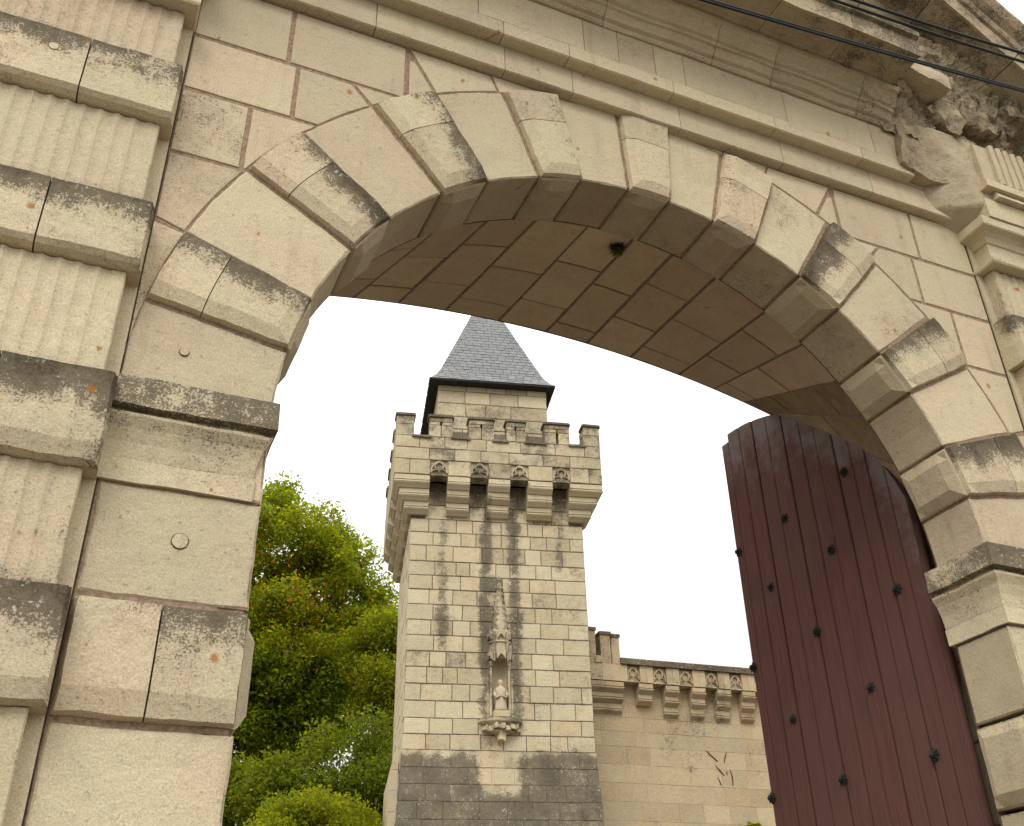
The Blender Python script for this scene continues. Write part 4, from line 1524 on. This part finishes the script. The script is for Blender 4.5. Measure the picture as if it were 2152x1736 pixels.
ea.loft([[TM(RC_S + sx * 1.50, RC_N + sy * 1.50, z) for sx, sy in ((-1, -1), (1, -1), (1, 1), (-1, 1))] for z in (13.255, 13.298)])
ea.build('eaves_board', simple('dark eaves', (0.045, 0.042, 0.038), 0.8, 9, 0.4, 0.2), tower)
sb = MB()
rs = random.Random(4)
z = 13.30
row = 0
zsl = [13.30]
while zsl[-1] < 16.9:
    w0 = rw(zsl[-1])
    slope = (rw(zsl[-1] + .05) - w0) / .05
    zsl.append(zsl[-1] + 0.115 / math.sqrt(1 + slope * slope))
for row, (z0, z1) in enumerate(zip(zsl[:-1], zsl[1:])):
    w0, w1 = rw(z0), rw(z1 + 0.02)
    for side in range(4):
        nS = max(1, int(2 * w0 / 0.19))
        for i in range(-1, nS + 1):
            a = (i + (0.5 if row % 2 else 0)) / nS
            b = a + 1 / nS
            a, b = max(0, a), min(1, b)
            if b - a < 0.02: continue
            dz = rs.uniform(-.006, .006)
            def pt(t, w_, z_, lift):
                c = -w_ + 2 * w_ * t
                o_ = w_ + lift
                q = {0: (c, -o_), 1: (o_, c), 2: (-c, o_), 3: (-o_, -c)}[side]
                return TM(RC_S + q[0], RC_N + q[1], z_)
            g_ = 0.003 / max(w0, .05)
            l0 = rs.uniform(.008, .013)
            sb.add([pt(a + g_, w0, z0 + dz, l0), pt(b - g_, w0, z0 + dz, l0), pt(b - g_, w1, z1 + .02, .002), pt(a + g_, w1, z1 + .02, .002),
                    pt(a + g_, w0, z0 + dz, l0 - .006), pt(b - g_, w0, z0 + dz, l0 - .006)], [(0, 1, 2, 3), (4, 5, 1, 0)], {'hue': [rs.random()] * 6})
o = sb.build('roof_slates', SLATE, roof, flipcheck=False)
o['kind'] = 'stuff'

# niche with canopy, pinnacle and bracket
NS = 3.06
m = MB()
loops = []
for z in (HZ0, 6.2, HZ1):
    loops.append([TM(NS + 0.155 * math.cos(t), 20.01 + 0.17 * math.sin(t), z) for t in [math.pi * i / 8 for i in range(9)]])
m.loft(loops, False, False, False)
m.add([TM(H0, 20.012, HZ0), TM(H1, 20.012, HZ0), TM(H1, 20.2, HZ0), TM(H0, 20.2, HZ0), TM(H0, 20.012, HZ1), TM(H1, 20.012, HZ1), TM(H1, 20.2, HZ1), TM(H0, 20.2, HZ1)], [(0, 1, 2, 3), (4, 5, 6, 7)])
niche = m.build('niche', TOWER, tower)
def tcyl(name, c, r0, r1, z0, z1, parent, k=8):
    m = MB()
    m.loft([[TM(c[0] + r * math.cos(2 * math.pi * i / k), c[1] + r * math.sin(2 * math.pi * i / k), z) for i in range(k)] for r, z in ((r0, z0), (r1, z1))])
    return m.build(name, TOWER, parent)
for sg in (-1, 1):
    tcyl('colonnette', (NS + sg * 0.185, 19.985), 0.028, 0.028, 5.36, 6.42, niche)
    tcyl('colonnette', (NS + sg * 0.245, 19.99), 0.022, 0.022, 5.30, 6.2, niche)
    o = tcyl('colonnette_cap', (NS + sg * 0.185, 19.97), 0.03, 0.05, 6.34, 6.44, niche)
# canopy: three gabled faces over small hanging arches
m = MB()
hexr = lambda r, z, k=8: [TM(NS + r * math.cos(math.pi * (1 + i / k)), 19.99 + r * 0.95 * math.sin(math.pi * (1 + i / k)), z) for i in range(k + 1)]
m.loft([hexr(0.17, 6.50), hexr(0.215, 6.56), hexr(0.215, 6.62), hexr(0.20, 6.64), hexr(0.20, 6.78), hexr(0.235, 6.80), hexr(0.235, 6.83), hexr(0.19, 6.85), hexr(0.195, 7.04), hexr(0.17, 7.10)], True, True, True)
m.build('canopy', TOWER, niche)['lichen_shade'] = 0.2
for i, t in enumerate((200, 270, 340)):
    a = rad(t)
    for (zz_, h_, hw_) in ((6.44, 0.30, 0.085), (6.86, 0.27, 0.075)):
        m = MB()
        c = Vector((math.cos(a), math.sin(a), 0))
        tdir = Vector((-math.sin(a), math.cos(a), 0))
        def gp(x, z_, d): 
            q = Vector((NS, 19.99, 0)) + c * (0.225 + d) + tdir * x
            return TM(q.x, q.y, z_)
        pts = [(-hw_, zz_), (-hw_ * .4, zz_ + h_ * .25), (0, zz_ + h_ * .35), (hw_ * .4, zz_ + h_ * .25), (hw_, zz_), (hw_, zz_ + h_ * .55), (hw_ * .3, zz_ + h_ * .8), (0, zz_ + h_ * 1.1), (-hw_ * .3, zz_ + h_ * .8), (-hw_, zz_ + h_ * .55)]
        m.loft([[gp(x, z_, -0.03) for x, z_ in pts], [gp(x, z_, 0.02) for x, z_ in pts]])
        o = m.build('canopy_gable', TOWER, niche)
for t in (235, 305):
    a = rad(t)
    q = (NS + 0.235 * math.cos(a), 19.99 + 0.235 * math.sin(a))
    o = tcyl('canopy_pinnacle', q, 0.022, 0.03, 6.40, 7.0, niche, 6)
    o['lichen_shade'] = 0.4
# spirelet with crockets
m = MB()
sp = lambda r, z: [TM(NS + r * math.cos(2 * math.pi * i / 6), 19.955 + r * math.sin(2 * math.pi * i / 6), z) for i in range(6)]
m.loft([sp(0.165, 7.08), sp(0.12, 7.4), sp(0.065, 7.85), sp(0.03, 8.12), sp(0.045, 8.16), sp(0.05, 8.2), sp(0.015, 8.26)])
for k in range(7):
    z_ = 7.14 + k * 0.14
    r_ = 0.165 - (z_ - 7.08) * 0.128
    for i in range(6):
        a = 2 * math.pi * i / 6
        c = (NS + (r_ + .015) * math.cos(a), 19.955 + (r_ + .015) * math.sin(a))
        m.loft([[TM(c[0] + rr * math.cos(b), c[1] + rr * math.sin(b), zq) for b in (0, 2.1, 4.2)] for rr, zq in ((0.008, z_ - .03), (0.030, z_ + .01), (0.008, z_ + .045))])
o = m.build('spirelet', TOWER, niche)
o['lichen_shade'] = 0.45
# bracket
m = MB()
hb = lambda r, z, e=0.62: [TM(NS + r * math.cos(math.pi * (1 + i / 10)), 20.0 + r * e * math.sin(math.pi * (1 + i / 10)), z) for i in range(11)]
m.loft([hb(0.07, 4.90), hb(0.12, 4.99), hb(0.28, 5.03), hb(0.31, 5.06), hb(0.27, 5.08), hb(0.33, 5.15), hb(0.42, 5.20), hb(0.44, 5.22), hb(0.44, 5.27), hb(0.40, 5.30)], True, True, True)
m.build('niche_bracket', TOWER, niche)['lichen_shade'] = 0.28
rb_ = random.Random(9)
for k in range(9):
    t = math.pi * (1.08 + 0.84 * k / 8)
    c = TM(NS + 0.34 * math.cos(t), 20 + 0.23 * math.sin(t), 5.11 + rb_.uniform(-.03, .03))
    rock('carved_leaf', niche, c, (0.09, 0.07, 0.09), TOWER, 60 + k, 2, 0.35, (0, rb_.uniform(-.6, .6), 0))
rock('carved_leaf', niche, TM(NS + .01, 19.9, 4.95), (0.12, 0.12, 0.18), TOWER, 75, 3, 0.3)
box('statue_base', (NS - .155, 19.80, 5.302), (NS + .155, 20.1, 5.43), 0.004, niche)

# statue
STAT = stone_material('pale statue stone', (0.52, 0.42, 0.30), (0.50, 0.38, 0.27), (0.5, 0.42, 0.3), 0.8, False, 0.3)
m = MB()
prof = [(5.432, .120, .10), (5.47, .122, .10), (5.55, .112, .095), (5.65, .10, .085), (5.73, .095, .08), (5.80, .105, .08), (5.865, .112, .072), (5.90, .085, .06), (5.92, .04, .04), (5.94, .034, .036), (5.965, .045, .05), (6.0, .05, .055), (6.035, .046, .05), (6.06, .028, .03), (6.07, .006, .006)]
loops = []
for z, rx, ry in prof:
    L = []
    for i in range(20):
        a = 2 * math.pi * i / 20
        fold = 1 + (0.09 * math.sin(a * 5 + z * 6) if z < 5.75 else 0.02 * math.sin(3 * a))
        L.append(TM(NS + rx * fold * math.cos(a), 19.93 + ry * fold * math.sin(a), z))
    loops.append(L)
m.loft(loops)
for sg in (-1, 1):
    m.tube([TM(NS + sg * .10, 19.93, 5.85), TM(NS + sg * .125, 19.89, 5.75), TM(NS + sg * .09, 19.85, 5.68), TM(NS + sg * .02, 19.835, 5.73)], [.034, .034, .028, .022], 8)
st = m.build('stone_statue', STAT, None, smooth=True)
tag(st, 'small worn robed stone figure standing in the canopied niche of the tower', 'statue')

# ================================================================== CURTAIN WALL
Wd_ = Vector((1, 0.145)).normalized()
W0 = Vector((4.75, 21.32))
Wn = Vector((-Wd_.y, Wd_.x))      # away from the viewer
def WM(q, d, z):
    p = W0 + Wd_ * q - Wn * d     # d towards the viewer
    return TM(p.x, p.y, z)
wl = WM(5, 0, GROUND)
cw = thing('curtain_wall', 'pale castle wall with machicolations and carved panels joining the tower on the right', 'wall', (wl.x, wl.y, GROUND), math.atan2(TU.y, TU.x))
def wall_field(N, P):
    a = N.ramp(N.noise(P, 0.8, 5, 0.65), 0.46, 0.70, 0, 0.40)
    b = N.ramp(N.noise(P, 1.7, 5), 0.5, 0.7, 0, 0.20)
    return N.math('ADD', a, b)
CWALL = stone_material('curtain wall limestone', (0.44, 0.355, 0.22), (0.44, 0.325, 0.19), (0.34, 0.315, 0.24), 0.4, False, 0.5, wall_field, 0.5)
m = MB()
m.hexa(WM, (0, -1.2, GROUND), (14, -0.012, 6.9))
m.build('mortar_bed', simple('rendered joints', (0.36, 0.275, 0.16), .95, 9, .3, .2), cw)
wrow = [GROUND, -0.8, 0, 0.8, 1.6, 2.2, 2.6, 2.97, 3.34, 3.71, 4.08, 4.45, 4.82, 5.19, 5.50, 5.80, 6.12, 6.5]
for z0, z1 in zip(wrow[:-1], wrow[1:]):
    xs = splits(0, 14, 0.5, 1.0, rt) if z0 > 2 else [0, 14]
    for x0, x1 in zip(xs[:-1], xs[1:]):
        if x0 > 8.5 and z0 > 2: continue
        m = MB()
        m.heightblock(lambda u, v, h: WM(x0 + .0012 + u, h, z0 + .0012 + v), x1 - x0 - .0024, z1 - z0 - .0024, 0, .02, .003, (1, 1, 1, 1), .02, 2, 1, .003, None, .002)
        m.build('wall_stone', CWALL, cw)
m = MB()
m.hexa(WM, (8.4, -0.1, 2.2), (14, 0.0, 6.5))
m.build('far_wall_face', CWALL, cw)
def qa(sapp):
    """position along the wall of an apparent offset at 20 m"""
    # s = W0.x + Wd.x q ; n = W0.y + Wd.y q ; s/n = sapp/20
    k = sapp / 20
    return (k * W0.y - W0.x) / (Wd_.x - k * Wd_.y)
WOH = 0.28
def qp(sapp):
    k = sapp / 20
    n0 = W0.y - WOH
    return (k * n0 - W0.x) / (Wd_.x - k * Wd_.y)
WT = [(0.28, 6.48, 6.27), (0.19, 6.265, 6.06), (0.10, 6.055, 5.83)]
def wsweep(mb, q0, q1, prof):
    t = MB()
    sweep(t, [(q0, 0), (q1, 0)], prof, True, 0.25, 0.0)
    mb.add([jit(WM(v[0], -v[1], v[2]), 0.006, 5) for v in t.v], t.f)
cor = [(5.89, 6.19), (6.45, 6.74), (7.01, 7.30), (7.55, 7.84), (8.08, 8.36), (8.62, 8.90), (9.16, 9.44), (9.7, 9.98)]
pan = [(5.66, 5.92), (6.20, 6.48), (6.76, 7.04), (7.31, 7.58), (7.83, 8.09), (8.37, 8.63), (8.9, 9.16)]
for i, (a, b) in enumerate(cor):
    for k, T_ in enumerate(WT):
        if i == 0 and k == 2: continue
        m = MB()
        wsweep(m, qp(a), qp(b) - .01, tierprof(*T_))
        m.build('corbel_stone', CWALL, cw)
for T_ in WT:
    m = MB()
    wsweep(m, qp(4.6), qp(5.57), tierprof(*T_))
    m.build('corbel_stone', CWALL, cw)
def wbox(name, a, b, j=0.006):
    m = MB()
    c = [jit(WM(x, y, z), j, 4) for z in (a[2], b[2]) for y in (a[1], b[1]) for x in (a[0], b[0])]
    m.add(c, [(0, 2, 3, 1), (4, 5, 7, 6), (0, 1, 5, 4), (1, 3, 7, 5), (3, 2, 6, 7), (2, 0, 4, 6)])
    return m.build(name, CWALL, cw)
m = MB()
m.hexa(WM, (qp(4.6), -0.2, 6.50), (13.5, WOH - .06, 6.86))
m.build('parapet_core', CWALL, cw)
pr = qp(4.6)
for a, b in pan:
    mid = (pr + qp(a)) / 2
    wbox('parapet_stone', (pr + .004, WOH - .1, 6.50), (mid - .003, WOH, 6.865))
    wbox('parapet_stone', (mid + .003, WOH - .1, 6.50), (qp(a) - .002, WOH, 6.865))
    w_ = qp(b) - qp(a)
    tracery(lambda x, z, d, a=a: WM(qp(a) + x, WOH - .045 + d, 6.5 + z), w_, 0.35, CWALL, cw)
    pr = qp(b)
wbox('parapet_stone', (pr, WOH - .1, 6.50), (13.5, WOH, 6.865))
k0 = qp(5.52)
cuts = [k0, k0 + .75, k0 + 1.5, k0 + 2.2, k0 + 3.0, k0 + 3.9, 9, 13.5]
for a, b in zip(cuts[:-1], cuts[1:]):
    o = wbox('coping_stone', (a + .003, -0.25, 6.87), (b - .003, WOH + .05, 7.0))
    o['lichen_shade'] = 0.95
for a, b, zt in ((5.13, 5.34, 7.50), (5.36, 5.53, 7.46), (4.80, 5.03, 7.58)):
    wbox('merlon_stone', (qp(a), -0.1, 6.87), (qp(b), WOH, zt))
    o = wbox('merlon_coping', (qp(a) - .02, -0.13, zt + .002), (qp(b) + .02, WOH + .03, zt + .07))
    o['lichen_shade'] = 0.8
wbox('crenel_sill', (qp(5.0), -.1, 6.87), (qp(5.15), WOH + .02, 7.02))

_f = WM(qa(7.98), 0.02, 3.98 * 1.09)
tuft('wall_fern', 'small green fern growing on the curtain wall beside the open red gate leaf', 'fern', (_f.x, _f.y, _f.z - .66), 220, 0.30, LEAF_SHRUB, 5, 0.5, 0.03)

cr = thing('dead_creeper', 'dead reddish creeper stems clinging to the curtain wall left of the open gate leaf', 'creeper', tuple(WM(6.9, 0.02, GROUND)))
for pts in ([(7.18, 4.80), (7.28, 4.70), (7.40, 4.60)], [(7.60, 4.78), (7.555, 4.68), (7.53, 4.58)], [(7.34, 4.52), (7.42, 4.42), (7.50, 4.33)], [(7.63, 4.45), (7.66, 4.30), (7.65, 4.14)], [(7.36, 4.30), (7.41, 4.15)], [(7.55, 4.42), (7.56, 4.36)]):
    m = MB()
    m.tube([WM(qa(a), 0.012, z * (1.07 + 0.006 * (a - 5))) for a, z in pts], [0.005, 0.013, 0.007][:len(pts)], 5)
    m.build('stem', simple('dead stem', (0.10, 0.045, 0.035), 0.9, 9, 0.3, 0.2) if 'dead stem' not in bpy.data.materials else bpy.data.materials['dead stem'], cr)

# ================================================================== TREES AND SHRUBS
def foliage(name, mat, parent, lobes, n_, size, seed, hot=None, flat=0.0):
    """leaf quads scattered over many lobes (cx, cy, cz, r); hot(points) raises the hue towards autumn"""
    rg = np.random.default_rng(seed)
    lob = np.array(lobes)
    w_ = lob[:, 3] ** 2
    idx = rg.choice(len(lob), n_, p=w_ / w_.sum())
    d = rg.normal(size=(n_, 3))
    d /= np.linalg.norm(d, axis=1)[:, None]
    rr = lob[idx, 3] * (0.30 + 0.85 * rg.random(n_) ** 0.6)
    c = lob[idx, :3] + d * rr[:, None] * np.array([1, 1, 0.8])
    c = c + rg.normal(scale=size * 1.7, size=(n_, 3))
    nrm = d * 0.5 + rg.normal(scale=0.8, size=(n_, 3)) + np.array([0, 0, 0.35])
    nrm /= np.linalg.norm(nrm, axis=1)[:, None]
    t = np.cross(nrm, rg.normal(size=(n_, 3)))
    t /= np.linalg.norm(t, axis=1)[:, None]
    b = np.cross(nrm, t)
    s = size * (0.6 + 0.8 * rg.random(n_))[:, None]
    v = np.empty((n_, 4, 3))
    v[:, 0] = c - t * s
    v[:, 1] = c - b * s * 0.55
    v[:, 2] = c + t * s * 1.05 - nrm * s * 0.25
    v[:, 3] = c + b * s * 0.55
    hue = np.clip(rg.normal(0.38, 0.17, n_), 0, 0.72) + (rg.random(len(lob))[idx] - 0.5) * 0.22
    if hot:
        hue = hot(c, hue, rg, idx)
    me = bpy.data.meshes.new(name)
    me.vertices.add(n_ * 4)
    me.vertices.foreach_set('co', v.reshape(-1))
    me.loops.add(n_ * 4)
    me.loops.foreach_set('vertex_index', np.arange(n_ * 4, dtype=np.int32))
    me.polygons.add(n_)
    me.polygons.foreach_set('loop_start', np.arange(0, n_ * 4, 4, dtype=np.int32))
    me.polygons.foreach_set('loop_total', np.full(n_, 4, dtype=np.int32))
    at = me.attributes.new('hue', 'FLOAT', 'POINT')
    at.data.foreach_set('value', np.repeat(np.clip(hue, 0, 1), 4).astype(np.float32))
    me.update(calc_edges=True)
    me.materials.append(mat)
    return link(name, me, parent)

def limbs(name, parent, base, top, r0, tips, seed):
    m = MB()
    b, t = Vector(base), Vector(top)
    rr = random.Random(seed)
    pts = [b.lerp(t, k / 5) + Vector((rr.uniform(-.15, .15), rr.uniform(-.15, .15), 0)) * (k > 0) for k in range(6)]
    m.tube(pts, [r0 * (1 - 0.14 * k) for k in range(6)], 8)
    for q in tips:
        k = rr.randint(2, 5)
        p, e = pts[k], Vector(q)
        mid = p.lerp(e, 0.5) + Vector((rr.uniform(-.3, .3), rr.uniform(-.3, .3), 0.3))
        m.tube([p, mid, e], [r0 * .38, r0 * .22, r0 * .06], 6)
    return m.build(name, BARK, parent, smooth=True)

def crown_lobes(c, rx, ry, rz, n_, r0, r1, seed, bottom=-1.0):
    rr = random.Random(seed)
    L = []
    while len(L) < n_:
        x, y, z = (rr.uniform(-1, 1) for _ in range(3))
        q = x * x + y * y + z * z
        if q > 1 or q < 0.12 or z < bottom: continue
        L.append((c[0] + x * rx, c[1] + y * ry, c[2] + z * rz, rr.uniform(r0, r1)))
    return L

tree = thing('lime_tree', 'tall broad green tree with some orange autumn leaves, behind and left of the tower', 'tree', (5.6, 34, GROUND))
lob = crown_lobes((5.7, 34.0, 12.0), 4.0, 3.2, 5.0, 330, 0.25, 0.62, 21) + [(5.75, 33.5, 17.0, 0.55), (5.7, 33.5, 16.4, 0.8), (7.3, 33.2, 16.0, 0.7), (8.7, 33.4, 14.8, 0.75), (9.3, 33.6, 13.7, 0.8), (9.6, 33.8, 12.4, 0.85), (9.3, 33.9, 11.2, 0.9), (9.2, 34, 10, 0.9), (9.75, 33.8, 13.3, 0.55), (10.2, 33.9, 12.4, 0.7), (10.3, 34, 11.4, 0.75), (10.3, 34, 10.4, 0.8), (8.0, 33.4, 15.4, 0.6)]
lob += crown_lobes((6.4, 33.6, 9.6), 3.6, 2.0, 2.2, 30, 0.5, 0.9, 22)
def autumn(c, hue, rg, idx):
    ax = np.array([6.0, 33.0, 12.4])
    q = np.exp(-(((c - ax) / np.array([1.9, 2.6, 1.5])) ** 2).sum(1))
    q2 = np.exp(-(((c - np.array([8.2, 33, 10.6])) / np.array([1.2, 2.0, 0.5])) ** 2).sum(1))
    hot = rg.random(len(hue)) < (0.24 * q + 0.16 * q2)
    hue = hue - 0.16 * (c[:, 2] < 10.2)
    return np.where(hot, 0.86 + 0.14 * rg.random(len(hue)), hue)
foliage('crown', LEAF_TREE, tree, lob, 135000, 0.074, 5, autumn)
limbs('trunk', tree, (5.9, 34.2, GROUND), (6.1, 34.2, 13.5), 0.34, [q[:3] for q in lob[::7]], 3)

tree2 = thing('small_tree', 'smaller dark green tree with a bare trunk, against the left flank of the tower', 'tree', (8.9, 30.5, GROUND))
lob2 = crown_lobes((9.1, 30.5, 9.7), 1.3, 1.2, 1.9, 26, 0.4, 0.75, 31)
foliage('crown', LEAF_SHRUB, tree2, lob2, 24000, 0.06, 8)
limbs('trunk', tree2, (8.75, 30.5, GROUND), (8.8, 30.5, 8.8), 0.20, [q[:3] for q in lob2[::5]], 6)

def shrub(name, label, loc, lobes, n_, size, mat, seed):
    t = thing(name, label, 'shrub', loc)
    cx_, cy_ = sum(q[0] for q in lobes) / len(lobes), sum(q[1] for q in lobes) / len(lobes)
    zt_ = max(q[2] for q in lobes)
    limbs('branches', t, (cx_, cy_, GROUND), (cx_ + .2, cy_, zt_ - 0.6), 0.09, [q[:3] for q in lobes[::3]], seed)
    foliage('crown', mat, t, lobes, n_, size, seed)
    return t
L1 = crown_lobes((6.6, 26.0, 4.4), 2.3, 1.2, 2.2, 40, 0.45, 0.75, 41, -0.6) + crown_lobes((7.6, 26.2, 4.6), 1.2, 1.2, 2.4, 22, 0.4, 0.7, 42, -0.6)
shrub('leaning_shrub', 'dark green shrub sloping up to the tower, behind the rounded front shrub', (7.0, 26, GROUND), L1, 48000, 0.055, LEAF_DARK, 12)
L2 = crown_lobes((4.95, 22.0, 3.2), 1.65, 0.9, 1.15, 34, 0.35, 0.55, 43, -0.8)
shrub('rounded_shrub', 'rounded bright green shrub in front at the bottom, left of the tower', (4.9, 22, GROUND), L2, 46000, 0.042, LEAF_SHRUB, 13)
L3 = crown_lobes((3.4, 27.0, 5.2), 1.9, 1.0, 1.6, 26, 0.5, 0.8, 44, -0.8)
shrub('dark_shrub', 'dark shadowed shrub right behind the left gate jamb, under the tall tree', (3.4, 27, GROUND), L3, 24000, 0.065, LEAF_DARK, 14)
